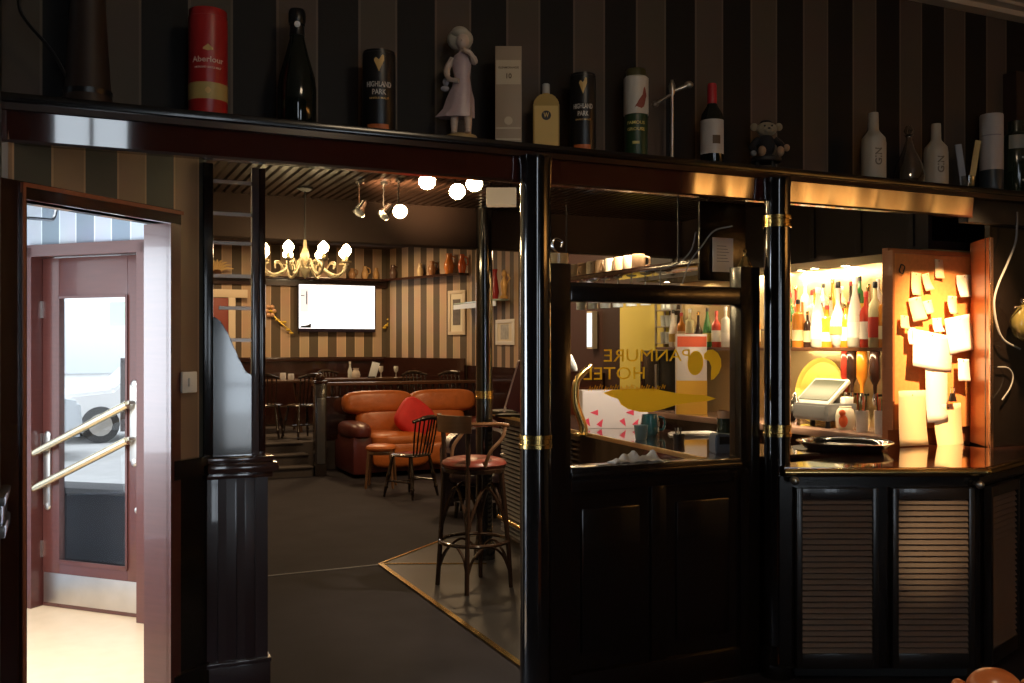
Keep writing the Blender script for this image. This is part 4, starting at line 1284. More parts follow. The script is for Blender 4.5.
# white and green bird tin
u, h, w = onshelf(636, 70, 25)
r = w / 2
t = thing('grouse_tin', 'whisky tin, white above with a red bird and dark green below, on the high shelf', 'tin', (u, VS, SH), 0)
t.name = 'whisky_tin'
G().lathe([(r * .9, 0), (r * .92, .004), (r * .92, h * .5)], 26).build('lower_tube', mat('tin_green', (.02, .05, .02), .4), t)
G().lathe([(r, h * .5), (r, h * .9), (r * .9, h * .915)], 26).build('upper_tube', mat('tin_white', (.6, .55, .47), .45), t)
G().lathe([(r * .82, h * .9), (r * .82, h * .985), (r * .75, h)], 24).build('lid', mat('tin_lid', (.07, .06, .02), .4), t)
yl = mat('print_yellow_text', (.6, .5, .15), .5)
curved_text(t, r * .92, 'FAMOUS', h * .40, .02, yl, w * .75, RC)
curved_text(t, r * .92, 'GROUSE', h * .33, .02, yl, w * .75, RC)
curved_patch(t, r * .92 + .001, h * .17, h * .2, -.3, .3, yl, 'small_print', RC)
def bird(f_):
    top = [.56, .59, .61, .64, .66, .68, .7, .77, .79, .75, .7][min(10, int(f_ * 10.01))]
    bot = [.555, .57, .57, .56, .56, .55, .56, .57, .6, .66, .69][min(10, int(f_ * 10.01))]
    return (h * bot, h * top)
curved_patch(t, r + .001, 0, 0, -.1, .95, mat('print_rust_bird', (.25, .05, .03), .6), 'bird_print', RC, bird)
# tap key on post
u, h, w = onshelf(672, 80, 42)
t = thing('brass_tap_key', 'slender pale metal post with a crossbar handle on the high shelf', 'tap key', (u, VS, SH), RC)
mm = mat('pewter', (.5, .44, .36), .35, .8)
G().lathe([(.02, 0), (.02, .006), (.009, .014), (.008, h * .82), (.015, h * .85), (.016, h * .93), (.01, h * .97), (.006, h)], 16).build('stem', mm, t)
G().tube([(-.075, 0, h * .72), (0, 0, h * .84)], [.010, .007], 10).ball((-.08, 0, h * .715), (.018, .014, .015)).build('lever', mat('pewter_dark', (.18, .15, .12), .4, .6), t)
G().tube([(0, 0, h * .86), (.07, 0, h * .93)], [.007, .011], 10).ball((.08, 0, h * .945), (.022, .015, .017)).build('lever', mm, t)
# wine bottle with red cap
u, h, w = onshelf(712, 84, 23)
r = w / 2
t = thing('wine_bottle', 'dark wine bottle with red capsule and white label on the high shelf', 'bottle', (u, VS, SH))
G().lathe([(r * .92, 0), (r, .008), (r, h * .56), (r * .9, h * .64), (r * .45, h * .74), (r * .36, h * .8), (r * .36, h * .9)], 24).build('body', darkgl, t)
G().lathe([(r * .42, h * .76), (r * .4, h * .97), (r * .36, h)], 18).build('capsule', mat('capsule_red', (.45, .02, .03), .4), t)
curved_patch(t, r + .001, h * .16, h * .56, -1.35, 1.35, mat('label_offwhite', (.5, .46, .42), .6), 'label', RC)
curved_patch(t, r + .0018, h * .27, h * .37, .05, .75, mat('print_brown', (0, 0, 0)), 'label_print', RC)
# soft monkey toy on dark stool
u, h, w = onshelf(766, 90, 45)
t = thing('toy_stand', 'low black stand under the soft toy on the high shelf', 'stand', (u, VS, SH), RC)
G().lathe([(.07, .055), (.075, .06), (.075, .075), (.07, .08)], 24).build('stand_top', blackm, t)
for k in range(4):
    a = k * PI / 2 + .4
    G().tube([(.06 * math.cos(a), .06 * math.sin(a), 0), (.05 * math.cos(a), .05 * math.sin(a), .06)], .008, 8).build('leg', blackm, t)
t = thing('soft_toy', 'small soft toy animal with tan face and feet, dark body, sitting on a black stand', 'toy', (u, VS, SH + .08), RC)
fur = mat('toy_dark_fur', (.012, .011, .013), .9); tan = mat('toy_tan', (.36, .24, .15), .8); fuzz = mat('toy_grey_fur', (.3, .25, .17), .95, bump=.8, nscale=90)
G().ball((0, 0, .06), (.045, .04, .062)).tube(bez([(-.04, -.01, .09), (-.075, -.02, .05), (-.06, -.04, .02)], 5), .017, 8).tube(bez([(.04, -.01, .09), (.07, -.02, .06), (.075, -.04, .03)], 5), .017, 8).build('body', fur, t)
hd = G().ball((0, -.01, .14), (.052, .04, .036)).ball((0, -.042, .13), (.026, .02, .018)).build('head', fuzz, t)
G().ball((-.06, -.004, .152), (.02, .012, .02)).ball((.062, -.004, .152), (.02, .012, .02)).build('ears', fuzz, hd)
G().ball((-.018, -.046, .15), .005, 8, 6).ball((.018, -.046, .15), .005, 8, 6).ball((0, -.062, .134), (.007, .004, .005), 8, 6).build('face', black, hd)
G().ball((0, 0, .172), (.03, .028, .016)).build('hat', fur, hd)
G().ball((-.035, -.055, .022), (.02, .03, .026)).build('foot', tan, t)
G().ball((.055, -.055, .02), (.02, .03, .026)).build('foot', tan, t)
G().ball((.09, -.045, .04), (.016, .016, .018)).build('paw', tan, t)
G().ball((-.075, -.05, .012), (.016, .016, .014)).build('paw', mat('toy_grey_paw', (.2, .22, .24), .8), t)
# stoneware bottles
def stone_bottle(px, top, wpx, lab):
    u, h, w = onshelf(px, top, wpx); r = w / 2
    t = thing('stoneware_bottle', lab, 'bottle', (u, VS, SH), 0, 'stoneware bottles')
    G().lathe([(r * .96, 0), (r, .006), (r, h * .56), (r * .93, h * .64), (r * .5, h * .73), (r * .42, h * .76), (r * .4, h * .97), (r * .38, h)], 24).build('body', stone, t)
    g = G().text('GIN', .05, width=.09)
    for v in g.bm.verts:
        x, z = v.co.x, v.co.z
        a = .45 - z / r
        v.co = Matrix.Rotation(-math.atan2(u, VS), 3, 'Z') @ Vector(((r + .0008 - v.co.y) * math.sin(a), -(r + .0008 - v.co.y) * math.cos(a), h * .36 + x))
    g.build('lettering', mat('print_taupe', (.16, .13, .1), .6), t)
    return t
stone_bottle(873.5, 113, 24, 'taller pale stoneware bottle left of the clear decanter on the high shelf')
stone_bottle(936, 124, 23, 'shorter pale stoneware bottle right of the clear decanter on the high shelf')
u, h, w = onshelf(909, 126, 30); r = w / 2
t = thing('glass_decanter', 'clear pear shaped glass decanter between the two stoneware bottles', 'decanter', (u, VS, SH))
G().lathe([(r * .7, 0), (r * .95, .012), (r, h * .18), (r * .85, h * .36), (r * .4, h * .6), (r * .2, h * .76), (r * .2, h * .82), (r * .3, h * .85)], 24).build('body', glass('decanter_glass', (.78, .78, .75), 5), t)
G().lathe([(r * .17, h * .8), (r * .2, h * .86), (r * .34, h * .92), (r * .2, h)], 14).build('stopper', glass('decanter_glass'), t)
# small glass with folded card
u, h, w = onshelf(962, 142, 14)
t = thing('glass_tumbler', 'small glass holding folded silver and yellow cards on the high shelf', 'glass', (u + .02, VS - .02, SH), RC)
G().lathe([(.03, 0), (.034, .006), (.042, .085), (.04, .085), (.03, .012)], 18).build('tumbler', glass('decanter_glass'), t)
g = G(); g.at((-.018, 0, .015), ry=R(-8)).box((-.018, -.004, 0), (.018, .004, h * .9), .001); g.build('card', mat('card_silver', (.3, .34, .4), .4), t)
g = G(); g.at((.014, -.004, .015), ry=R(9)).box((-.016, -.004, 0), (.016, .004, h * .98), .001); g.build('card', mat('card_yellow', (.65, .5, .22), .5), t)
# white tube
u, h, w = onshelf(991.5, 115, 22); r = w / 2
t = thing('white_tube_tin', 'white cylindrical tin with dark blue foot on the high shelf', 'tin', (u, VS, SH))
G().lathe([(r, h * .3), (r, h * .985), (r * .95, h)], 26).build('upper_tube', mat('tube_white', (.5, .47, .46), .45), t)
G().lathe([(r * .97, 0), (r, .005), (r, h * .3)], 26).build('lower_tube', mat('tube_blue', (.03, .04, .05), .4), t)
curved_patch(t, r + .001, h * .72, h * .735, -.9, .9, mat('print_faint', (.3, .28, .3), .6), 'print_line', RC)
# dark green bottle at frame edge
u, h, w = onshelf(1016, 122, 26); r = w / 2
t = thing('dark_jar', 'dark green round jar with pale spots at the right end of the high shelf', 'jar', (u, VS, SH))
G().lathe([(r * .9, 0), (r, .01), (r, h * .7), (r * .8, h * .82), (r * .6, h * .86), (r * .6, h)], 24).build('body', mat('jar_green', (.02, .028, .015), .15, coat=.5), t)
curved_patch(t, r + .001, h * .62, h * .8, -.5, .6, mat('jar_spot', (.25, .26, .24), .5), 'label', RC)
for z in (.5, .2):
    g = G(); g.M = Matrix.Rotation(RC, 4, 'Z') @ Matrix.Translation((0, -r, h * z)); g.ball((0, 0, 0), (.006, .004, .006), 8, 6); g.build('spot', white, t)

# wall lamp and cables on the dark wall at right
u, Z = PV(1023, 3.7)
t = thing('wall_lantern', 'olive glass lantern with chrome collar hanging by the dark wall at the right edge', 'lantern', (u + .02, 3.68, HZ(342, Z)))
G().lathe([(.03, 0), (.075, .03), (.095, .09), (.09, .14), (.05, .2), (.03, .215)], 22).build('globe', mat('olive_glass', (.12, .1, .03), .12, coat=.6), t)
G().lathe([(.032, .21), (.045, .22), (.045, .24), (.02, .26), (.012, .3)], 18).build('collar', chrome, t)
G().box((-.11, -.005, .19), (-.02, .005, .2), .002).build('arm', chrome, t)
G().tube([(0, 0, .3), (0, 0, .78)], .005, 6).build('stem', black, t)
G().box((-.09, -.09, .045), (-.04, -.08, .075), .002).build('tag', mat('tag_tan', (.5, .36, .12), .5), t)
pts = [(1017, 212), (1016, 240), (1008, 262), (998, 285), (994, 303), (997, 325), (1004, 340), (1020, 349)]
tag(G().tube(bez([(PV(a, 3.74)[0], 3.74, HZ(b, PV(a, 3.74)[1])) for a, b in pts], 6), .006, 8).build('power_cord', mat('cable_grey', (.2, .2, .2), .5)), 'long grey cable looping down the dark wall right of the bar opening', 'cable')
pts = [(998, 367), (1008, 368), (1013, 376), (1010, 388), (1002, 400)]
tag(G().tube(bez([(PV(a, 3.77)[0], 3.77, HZ(b, PV(a, 3.77)[1])) for a, b in pts], 6), .004, 8).build('power_cord', mat('cable_grey', (0, 0, 0))), 'short pale cable hook low on the dark wall at right', 'cable')

# ------------------------------------------------------------------ ceiling lights in the bar
def spotlight(px, y, z, lit, lab, aim=(-.25, -.9, -.35)):
    Z = (z - EYE) * F / (HY - y)
    u, v = PZ(px, Z)
    t = thing('ceiling_spotlight', lab, 'spotlight', (u, v, CEIL - .022), 0, 'ceiling spotlights')
    h = CEIL - .022 - z
    G().lathe([(.03, 0), (.03, -.02), (.012, -.025)], 16).build('mount', chrome, t)
    G().tube([(0, .03, -.02), (0, .03, -h * .7), (0, .0, -h)], .006, 8).build('stem', chrome, t)
    a = Vector(aim).normalized()
    q = a.to_track_quat('Z', 'Y').to_matrix().to_4x4()
    g = G(); g.M = Matrix.Translation((0, 0, -h)) @ q
    g.lathe([(.012, -.07), (.024, -.06), (.028, -.02), (.04, .02), (.043, .022), (.036, .015)], 18, cap=False)
    hd = g.build('head', chrome, t)
    g = G(); g.M = Matrix.Translation((0, 0, -h)) @ q
    g.ball((0, 0, .014), (.03, .03, .024), 16, 8)
    g.build('lamp', bulb if lit else mat('dead_lamp', (.5, .48, .45), .2), hd)
spotlight(427, 181, 2.42, True, 'lit ceiling spotlight second from left, brightest against the slats')
spotlight(457, 191, 2.40, True, 'lit ceiling spotlight, lower left of the right pair')
spotlight(474, 183, 2.42, True, 'lit ceiling spotlight furthest to the right')
spotlight(400, 211, 2.40, True, 'lit ceiling spotlight lowest and furthest left of the lit ones')
spotlight(360, 210, 2.42, False, 'unlit chrome spotlight furthest left on the slatted ceiling', (-.5, -.3, -.8))
spotlight(385, 213, 2.40, False, 'unlit chrome spotlight beside the lowest lit one', (-.6, -.2, -.7))
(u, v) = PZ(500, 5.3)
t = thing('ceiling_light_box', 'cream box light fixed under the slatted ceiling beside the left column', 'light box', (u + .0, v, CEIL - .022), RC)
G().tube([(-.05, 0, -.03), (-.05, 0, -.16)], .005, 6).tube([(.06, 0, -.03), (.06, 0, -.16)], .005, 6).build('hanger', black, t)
G().box((-.075, -.05, -.245), (.09, .05, -.15), .006).build('diffuser', mat('box_cream', (.75, .62, .42), .5, emit=(1., .7, .4), es=.22), t)  # low emission stands in for light falling from the spots
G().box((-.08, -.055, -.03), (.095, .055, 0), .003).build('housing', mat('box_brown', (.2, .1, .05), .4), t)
# chandelier
(u, v) = PZ(305, 6.15)
t = thing('chandelier', 'pale curled arm chandelier with glowing candle bulbs before the dark beam', 'chandelier', (u, v, CEIL - .022))
cm = mat('chandelier_cream', (.6, .48, .3), .35, .2)
h = CEIL - .022 - 2.06
G().lathe([(.05, 0), (.05, -.015), (.02, -.03)], 18).build('ceiling_rose', blackm, t)
G().tube([(0, 0, -.03), (0, 0, -h + .18)], .006, 8).build('stem', blackm, t)
G().lathe([(.0, -h - .05), (.02, -h - .03), (.04, -h + .02), (.018, -h + .06), (.03, -h + .1), (.012, -h + .15), (.01, -h + .2)], 16, cap=False).build('hub', cm, t)
for k in range(8):
    a = 2 * PI * k / 8 + .2
    ca, sa = math.cos(a), math.sin(a)
    P = [(.02, -h + .02), (.08, -h + .07), (.14, -h - .0), (.21, -h - .03), (.265, -h + .0), (.275, -h + .05)]
    ar = G().tube(bez([(r * ca, r * sa, z) for r, z in P], 6), .009, 8).build('arm', cm, t)
    G().tube(bez([(r * ca, r * sa, z) for r, z in ((.14, -h), (.17, -h + .05), (.2, -h + .05), (.2, -h + .02))], 5), .005, 6).build('scroll', cm, ar)
    G().at((.275 * ca, .275 * sa, -h + .045)).lathe([(.012, 0), (.032, .008), (.034, .016), (.012, .018), (.011, .05)], 14).build('candle_cup', cm, ar)
    G().at((.275 * ca, .275 * sa, -h + .095)).lathe([(.012, 0), (.032, .022), (.033, .04), (.02, .06), (.006, .072)], 14).build('bulb', bulb2, ar)

# ------------------------------------------------------------------ bar stool
def bar_stool():
    (u, v) = PZ(474, 6.3)
    t = thing('bar_stool', 'tall bentwood bar stool with red leather seat and curved back beside the counter', 'stool', (u, v, .006), R(12))
    H = .80
    wd = wood('bentwood', (.035, .018, .011), (.06, .03, .018), .25, .5)
    G().lathe([(.17, H - .05), (.2, H - .045), (.205, H - .02), (.19, H - .012)], 28).build('seat_frame', wd, t)
    G().ball((0, 0, H + .005), (.205, .205, .05), 28, 10, .85).build('seat', seatred, t)
    for k in range(4):
        a = PI / 4 + k * PI / 2
        ca, sa = math.cos(a), math.sin(a)
        if ca < 0:
            G().tube(bez([(.245 * ca, .245 * sa, 0), (.225 * ca, .225 * sa, .3), (.2 * ca, .2 * sa, H - .02), (.205 * ca, .205 * sa, 1.0), (.21 * ca, .21 * sa, 1.07)], 6), .016, 10).build('leg', wd, t)
        else:
            G().tube(bez([(.245 * ca, .245 * sa, 0), (.225 * ca, .225 * sa, .3), (.18 * ca, .18 * sa, H - .04)], 6), [.014 + .005 * i / 12 for i in range(13)], 10).build('leg', wd, t)
    G().tube([(.222 * math.cos(q), .222 * math.sin(q), .3) for q in [2 * PI * i / 32 for i in range(32)]], .013, 8, True).build('foot_ring', wd, t)
    for k in range(4):
        a0 = PI / 4 + k * PI / 2; a1 = a0 + PI / 2
        p, q = Vector((math.cos(a0), math.sin(a0), 0)), Vector((math.cos(a1), math.sin(a1), 0))
        m_ = (p + q) * .5
        G().tube(bez([p * .225 + Vector((0, 0, .36)), (p * .85 + q * .15) * .21 + Vector((0, 0, .52)), m_ * .2 + Vector((0, 0, .66)), (q * .85 + p * .15) * .21 + Vector((0, 0, .52)), q * .225 + Vector((0, 0, .36))], 5), .011, 8).build('arch_brace', wd, t)
        G().tube(bez([p * .238 + Vector((0, 0, .1)), (p * .85 + q * .15) * .225 + Vector((0, 0, .22)), m_ * .222 + Vector((0, 0, .285)), (q * .85 + p * .15) * .225 + Vector((0, 0, .22)), q * .238 + Vector((0, 0, .1))], 5), .009, 8).build('arch_brace', wd, t)
    # curved back rail with arms sweeping forward
    pts = []
    for i in range(21):
        a = R(70) + R(220) * i / 20
        rr = .225 if abs(i - 10) < 8 else .22
        pts.append((rr * math.cos(a), rr * math.sin(a), 1.075))
    pts = [(.12, .215, 1.06)] + pts[1:-1] + [(.12, -.215, 1.06)]
    G().tube(pts, .014, 8).build('arm_rail', wood('rail_wood', (.13, .06, .025), (.2, .09, .04), .25, .5), t)
    g = G(); n = 12; vs = []
    for i in range(n + 1):
        a = R(128) + R(104) * i / n
        ring = []
        for rr, z in ((.222, 1.02), (.24, 1.02), (.243, 1.13), (.225, 1.13)):
            ring.append(g.bm.verts.new((rr * math.cos(a), rr * math.sin(a), z)))
        vs.append(ring)
    for i in range(n):
        for k in range(4):
            g.bm.faces.new((vs[i][k], vs[i][(k + 1) % 4], vs[i + 1][(k + 1) % 4], vs[i + 1][k]))
    g.bm.faces.new(vs[0]); g.bm.faces.new(vs[-1][::-1])
    g.build('backrest', beechw, t)
    for sg in (1, -1):
        G().tube(bez([(.1, sg * .212, 1.06), (.06, sg * .23, .98), (-.02, sg * .215, .9), (-.05, sg * .195, .8)], 6), .012, 8).build('arm_support', beechw, t)
    return t
bar_stool()

# ------------------------------------------------------------------ sofa
t = thing('leather_sofa', 'two seat orange and maroon leather recliner sofa by the steps', 'sofa', (3.0, 11.1, 0))
Ls, Ds = 1.95, .95
G().box((.03, .1, .05), (Ls - .03, Ds, .4), .03).build('base', leather_d, t)
for x in (0.02, Ls - .26):
    G().box((x, .02, .04), (x + .24, .8, .5), .05).build('arm_side', leather_d, t)
    G().ball((x + .12, .4, .55), (.15, .44, .11), 18, 10, .7).build('arm_pad', leather_d, t)
for k in range(2):
    x = .26 + (Ls - .52) * (k + .5) / 2
    w = (Ls - .52) / 4
    G().ball((x, .38, .43), (w + .01, .38, .1), 22, 12, .55).build('seat_cushion', leather, t)
    G().ball((x, .06, .26), (w, .07, .15), 20, 10, .5).build('footrest', leather, t)
    g = G(); g.M = Matrix.Translation((x, .72, .62)) @ Matrix.Rotation(R(-12), 4, 'X'); g.ball((0, 0, 0), (w + .02, .12, .17), 22, 12, .6); g.build('back_cushion', leather, t)
    wide = w + .1
    g = G(); g.M = Matrix.Translation((x + (-.08 if k == 0 else .08), .76, .86)) @ Matrix.Rotation(R(-10), 4, 'X'); g.ball((0, 0, 0), (wide, .14, .15), 24, 12, .55); g.build('head_cushion', leather, t)
o = tag(G().at((3.88, 11.40, .68), rx=R(-18), ry=R(38)).ball((0, 0, 0), (.24, .09, .23), 22, 12, .55).build('cushion', redcloth), 'bright red cushion tilted on the leather sofa', 'cushion')

# balustrade, newel
t = thing('newel_post', 'dark square newel post at the right of the steps', 'post', (2.74, 11.62, 0))
G().box((-.07, -.07, 0), (.07, .07, 1.12), .01).build('shaft', mat('newel_wood', (.02, .015, .014), .25, coat=.6), t)
G().box((-.05, -.078, .15), (.05, -.07, .95), .006).build('panel', mat('newel_grey', (.05, .05, .055), .25, coat=.6), t)
G().box((-.085, -.085, 1.12), (.085, .085, 1.16), .012).ball((0, 0, 1.2), .05).build('cap', mahog, t)
t = thing('balustrade', 'dark low panelled partition with carved spindles behind the sofa', 'balustrade', (2.82, 12.24, 0))
G().box((0, 0, 0), (2.35, .06, .92), .004).build('panel', mahog, t)
G().box((-.02, -.03, 1.07), (2.35, .1, 1.11), .01).build('handrail', brown, t)
for k in range(24):
    G().at((.05 + k * .098, .03, .92)).lathe([(.014, 0), (.022, .03), (.012, .06), (.022, .1), (.014, .15)], 10).build('spindle', blackw, t)

# ------------------------------------------------------------------ windsor chairs
def windsor(loc, rz, label, m_=None, group='dark spindle back chairs'):
    m_ = m_ or wood('dark_chair_wood', (.015, .009, .007), (.03, .018, .013), .25, .5)
    t = thing('spindle_back_chair', label, 'chair', loc, rz, group)
    G().ball((0, 0, .44), (.21, .2, .022), 24, 8, .8).build('seat', m_, t)
    for x in (-1, 1):
        for y in (-1, 1):
            p0, p1 = Vector((x * .2, y * .2, 0)), Vector((x * .14, y * .13, .43))
            G().tube([p0.lerp(p1, f_) for f_ in (0, .2, .24, .28, .5, .55, .6, .8, 1)], [.012, .017, .024, .016, .022, .026, .02, .018, .014], 10).build('leg', m_, t)
    G().tube([(-.175, -.165, .17), (-.17, .17, .17)], .011, 8).tube([(.175, -.165, .17), (.17, .17, .17)], .011, 8).tube([(-.17, 0, .17), (.17, 0, .17)], .011, 8).build('stretcher', m_, t)
    for k in range(7):
        x = -.15 + .05 * k
        G().tube([(x * .95, .16, .45), (x * 1.1, .21 - .02 * abs(k - 3) / 3, .64), (x * 1.15, .25 - .03 * abs(k - 3) / 3, .82)], .009, 8).build('spindle', m_, t)
    G().tube(bez([(-.2, .2, .8), (-.1, .245, .83), (0, .255, .84), (.1, .245, .83), (.2, .2, .8)], 5), [.018] * 5 + [.026] * 11 + [.018] * 5, 8).build('crest_rail', m_, t)
    return t
w0 = windsor((*PZ(411, 10.1), 0), R(-150), 'dark spindle back chair standing before the leather sofa')
for (px, Z, rz, lab) in ((266, 12.75, 160, 'dark spindle chair at the left table on the raised floor'), (303, 12.72, 200, 'dark spindle chair right of the left table on the raised floor'),
                         (420, 13.7, 5, 'left of two black spindle chairs with their backs behind the sofa'), (455, 13.7, -8, 'right of two black spindle chairs with their backs behind the sofa'), (335, 14.5, 20, 'dark spindle chair behind the long table under the television')):
    dup(w0, (*PZ(px, Z), .36), R(rz), lab)
# orange footstool chair
t = thing('low_stool', 'small wooden stool with orange leather seat before the sofa', 'stool', (*PZ(381, 10.75), 0), RC)
G().ball((0, 0, .44), (.17, .16, .045), 22, 8, .7).build('seat', leather, t)
for x in (-1, 1):
    for y in (-1, 1):
        G().tube([(x * .15, y * .14, 0), (x * .12, y * .11, .42)], [.014, .02], 10).build('leg', beechw, t)
G().box((-.13, -.13, .37), (.13, .13, .41), .01).build('apron', beechw, t)
# dark leather tub chair
t = thing('tub_chair', 'dark purple leather tub chair behind the bar stool', 'armchair', (*PZ(478, 9.0), 0), R(-30))
pm = mat('purple_leather', (.035, .022, .03), .22, coat=.4)
g = G(); n = 20; vs = []
for i in range(n + 1):
    a = R(-35) + R(250) * i / n
    hh_ = .6 + .2 * math.sin(PI * i / n)
    ring = []
    for rr, z in ((.25, .1), (.34, .1), (.36, hh_ - .05), (.33, hh_), (.27, hh_ - .02), (.25, .4)):
        ring.append(g.bm.verts.new((rr * math.cos(a), rr * math.sin(a), z)))
    vs.append(ring)
for i in range(n):
    for k in range(6):
        g.bm.faces.new((vs[i][k], vs[i][(k + 1) % 6], vs[i + 1][(k + 1) % 6], vs[i + 1][k]))
g.bm.faces.new(vs[0]); g.bm.faces.new(vs[-1][::-1])
g.build('backrest', pm, t)
G().ball((0, -.03, .38), (.28, .28, .1), 22, 10, .7).build('seat', pm, t)
for k in range(4):
    a = PI / 4 + k * PI / 2
    G().tube([(.26 * math.cos(a), .26 * math.sin(a), 0), (.24 * math.cos(a), .24 * math.sin(a), .14)], [.015, .022], 8).build('leg', blackw, t)

# near armchair peeping in at bottom right
(u, v) = PZ(1005, 2.3)
t = thing('near_armchair', 'tan leather armchair whose rounded crest shows at the bottom right edge', 'armchair', (u, v, -.0), RC)
tan2 = mat('tan_leather', (.6, .16, .04), .28, bump=.15, nscale=15, coat=.3)
G().xz([(-.27, .35), (.27, .35), (.27, .68), (.2, .73), (.1, .745), (-.1, .745), (-.2, .73), (-.27, .68)], -.0, .1, .03).build('backrest', tan2, t)
G().ball((0, .05, .728), (.066, .06, .062), 24, 14, .9).build('crest', tan2, t)
for x in (-.085, .085):
    G().ball((x, .05, .745), (.017, .03, .019), 16, 10).build('scroll', tan2, t)
G().box((-.28, -.5, .22), (.28, .06, .42), .05).build('seat', tan2, t)
for x in (-.32, .32):
    G().box((x - .05, -.5, .2), (x + .05, .06, .6), .04).build('armrest', tan2, t)
for x in (-.28, .28):
    for y in (-.45, .02):
        G().tube([(x, y, 0), (x, y, .22)], [.018, .025], 10).build('leg', mahog, t)

# ------------------------------------------------------------------ far room
def table(loc, w, d, h, label, cross=True, rz=0):
    t = thing('dining_table', label, 'table', loc, rz)
    G().box((-w / 2, -d / 2, h - .035), (w / 2, d / 2, h), .006).build('tabletop', brown, t)
    for s in (-1, 1):
        x = s * (w / 2 - .15)
        if cross:
            G().tube([(x, -d * .38, 0), (x, d * .38, h - .04)], .02, 8).tube([(x, d * .38, 0), (x, -d * .38, h - .04)], .02, 8).build('cross_leg', brown, t)
        else:
            for y in (-d * .4, d * .4):
                G().tube([(x, y, 0), (x, y, h - .035)], .028, 8).build('leg', brown, t)
    G().tube([(-w / 2 + .15, 0, h * .48), (w / 2 - .15, 0, h * .48)], .015, 8).build('stretcher', brown, t)
    return t
table((*PZ(266, 13.6), .36), 1.2, .66, .74, 'dark dining table with crossed legs at left on the raised floor')
(u, v) = PZ(372, 14.0)
table((*PZ(366, 13.95), .36), 1.5, .5, .76, 'long dining table below the television behind the sofa', False)
tz1, tz2 = 1.10, 1.12
def onfar(px, Z): return PZ(px, Z)
def small(name, px, Z, z, lab, cat, prof, m_, cap=None, capm_=None):
    t = thing(name, lab, cat, (*PZ(px, Z), z))
    G().lathe(prof, 16).build('body', m_, t)
    if cap:
        G().lathe(cap, 12).build('cap', capm_, t)
    return t
small('sauce_bottle', 257, 13.55, tz1, 'golden bottle with pale cap on the left dining table', 'bottle', [(.05, 0), (.055, .04), (.045, .1), (.02, .13), (.018, .16)], mat('sauce_gold', (.55, .4, .12), .3), [(.02, .16), (.02, .2), (.012, .21)], white)
small('candle_glass', 283, 13.55, tz1, 'left of the two white candle glasses on the left dining table', 'candle glass', [(.035, 0), (.045, .04), (.04, .1), (.035, .1)], mat('candle_white', (.75, .75, .78), .3))
small('candle_glass', 291, 13.5, tz1, 'right of the two white candle glasses on the left dining table', 'candle glass', [(.035, 0), (.045, .04), (.04, .09), (.035, .09)], mat('candle_white', (0, 0, 0)))
small('white_jug', 356, 13.85, tz2, 'small white jug on the long table under the television', 'jug', [(.05, 0), (.065, .04), (.05, .09), (.035, .12), (.045, .14)], ceram)
small('table_bottle', 350, 13.9, tz2, 'slim clear bottle beside the white jug on the long table', 'bottle', [(.03, 0), (.034, .1), (.014, .16), (.012, .22)], mat('frosted_glass', (0, 0, 0)), [(.015, .2), (.015, .235)], white)
t = thing('menu_card', 'pale blue menu card standing tilted on the long table', 'menu', (*PZ(372, 13.9), tz2), RC)
g = G(); g.M = Matrix.Rotation(R(14), 4, 'Y') @ Matrix.Rotation(R(-8), 4, 'X'); g.box((-.055, -.004, 0), (.055, .004, .23), .001); g.build('card', mat('menu_blue', (.6, .66, .72), .5), t)
G().box((-.06, -.03, 0), (.05, .03, .02), .004).build('holder', black, t)
for i, px in enumerate((311, 324, 381, 396)):
    Z = [13.2, 12.9, 13.9, 13.9][i]
    zz = [1.10, 1.11, tz2, tz2][i]
    if i < 2: continue
    small('wine_glass', px, Z, zz, ['', '', 'stemmed glass right of the menu card on the long table', 'stemmed glass at the right end of the long table'][i], 'glass', [(.03, 0), (.03, .004), (.005, .01), (.004, .07), (.03, .1), (.034, .15), (.03, .17)], mat('bright_glass', (.8, .8, .75), .1))
# TV
u0, u1 = PV(298, 14.72)[0], PV(375.5, 14.72)[0]
t = thing('television', 'flat television showing a bright white picture on the far striped wall', 'television', ((u0 + u1) / 2, 14.72, 1.80))
w = (u1 - u0) / 2
hT = .74
G().box((-w, 0, 0), (w, .05, hT), .006).build('casing', mat('tv_plastic', (.02, .015, .03), .3), t)
scn = G().box((-w + .015, -.003, .05), (w - .015, 0, hT - .015)).build('screen', emis('tv_glow', (.95, .97, 1.), 1.7), t)
g = G()
g.box((-w + .03, -.005, .30), (-w + .16, -.003, .66)); g.build('picture_detail', emis('tv_grey', (.7, .74, .85), .75), scn)
g = G(); g.box((-w + .125, -.007, .42), (-w + .14, -.005, .62)).box((-w + .04, -.007, .55), (-w + .1, -.005, .56)).xz([(-w + .02, .06), (-w + .2, .06), (-w + .2, .13), (-w + .14, .1), (-w + .05, .09)], -.007, -.005)
g.build('picture_detail', black, scn)
G().box((-.2, .05, .2), (.2, .08, .5)).build('wall_bracket', black, t)
# gilded wall sprays
def spray(px0, px1, y0, y1, lab):
    Z = 15.0
    t = thing('mounted_gilt_spray', lab, 'wall ornament', (PV(px0, 14.78)[0], 14.78, HZ(y0, Z)))
    dx = PV(px1, 14.78)[0] - PV(px0, 14.78)[0]; dz = HZ(y1, Z) - HZ(y0, Z)
    G().tube(bez([(0, -.01, 0), (dx * .35, -.03, dz * .45), (dx * .7, -.03, dz * .75), (dx, -.01, dz)], 5), .012, 6).build('branch', goldp, t)
    g = G()
    for k in range(7):
        f_ = k / 6
        g.ball((dx * f_, -.03, dz * f_ + .04 * math.sin(k * 2)), (.035, .012, .02), 8, 6)
    g.build('leaves', goldp, t)
    g = G()
    for k in range(6):
        a = k * PI / 3
        g.ball((.07 * math.cos(a) * .8, -.03, .07 * math.sin(a)), (.035, .015, .035), 8, 6)
    g.build('flower', mat('gilt_pink', (.6, .35, .2), .4, .4), t)
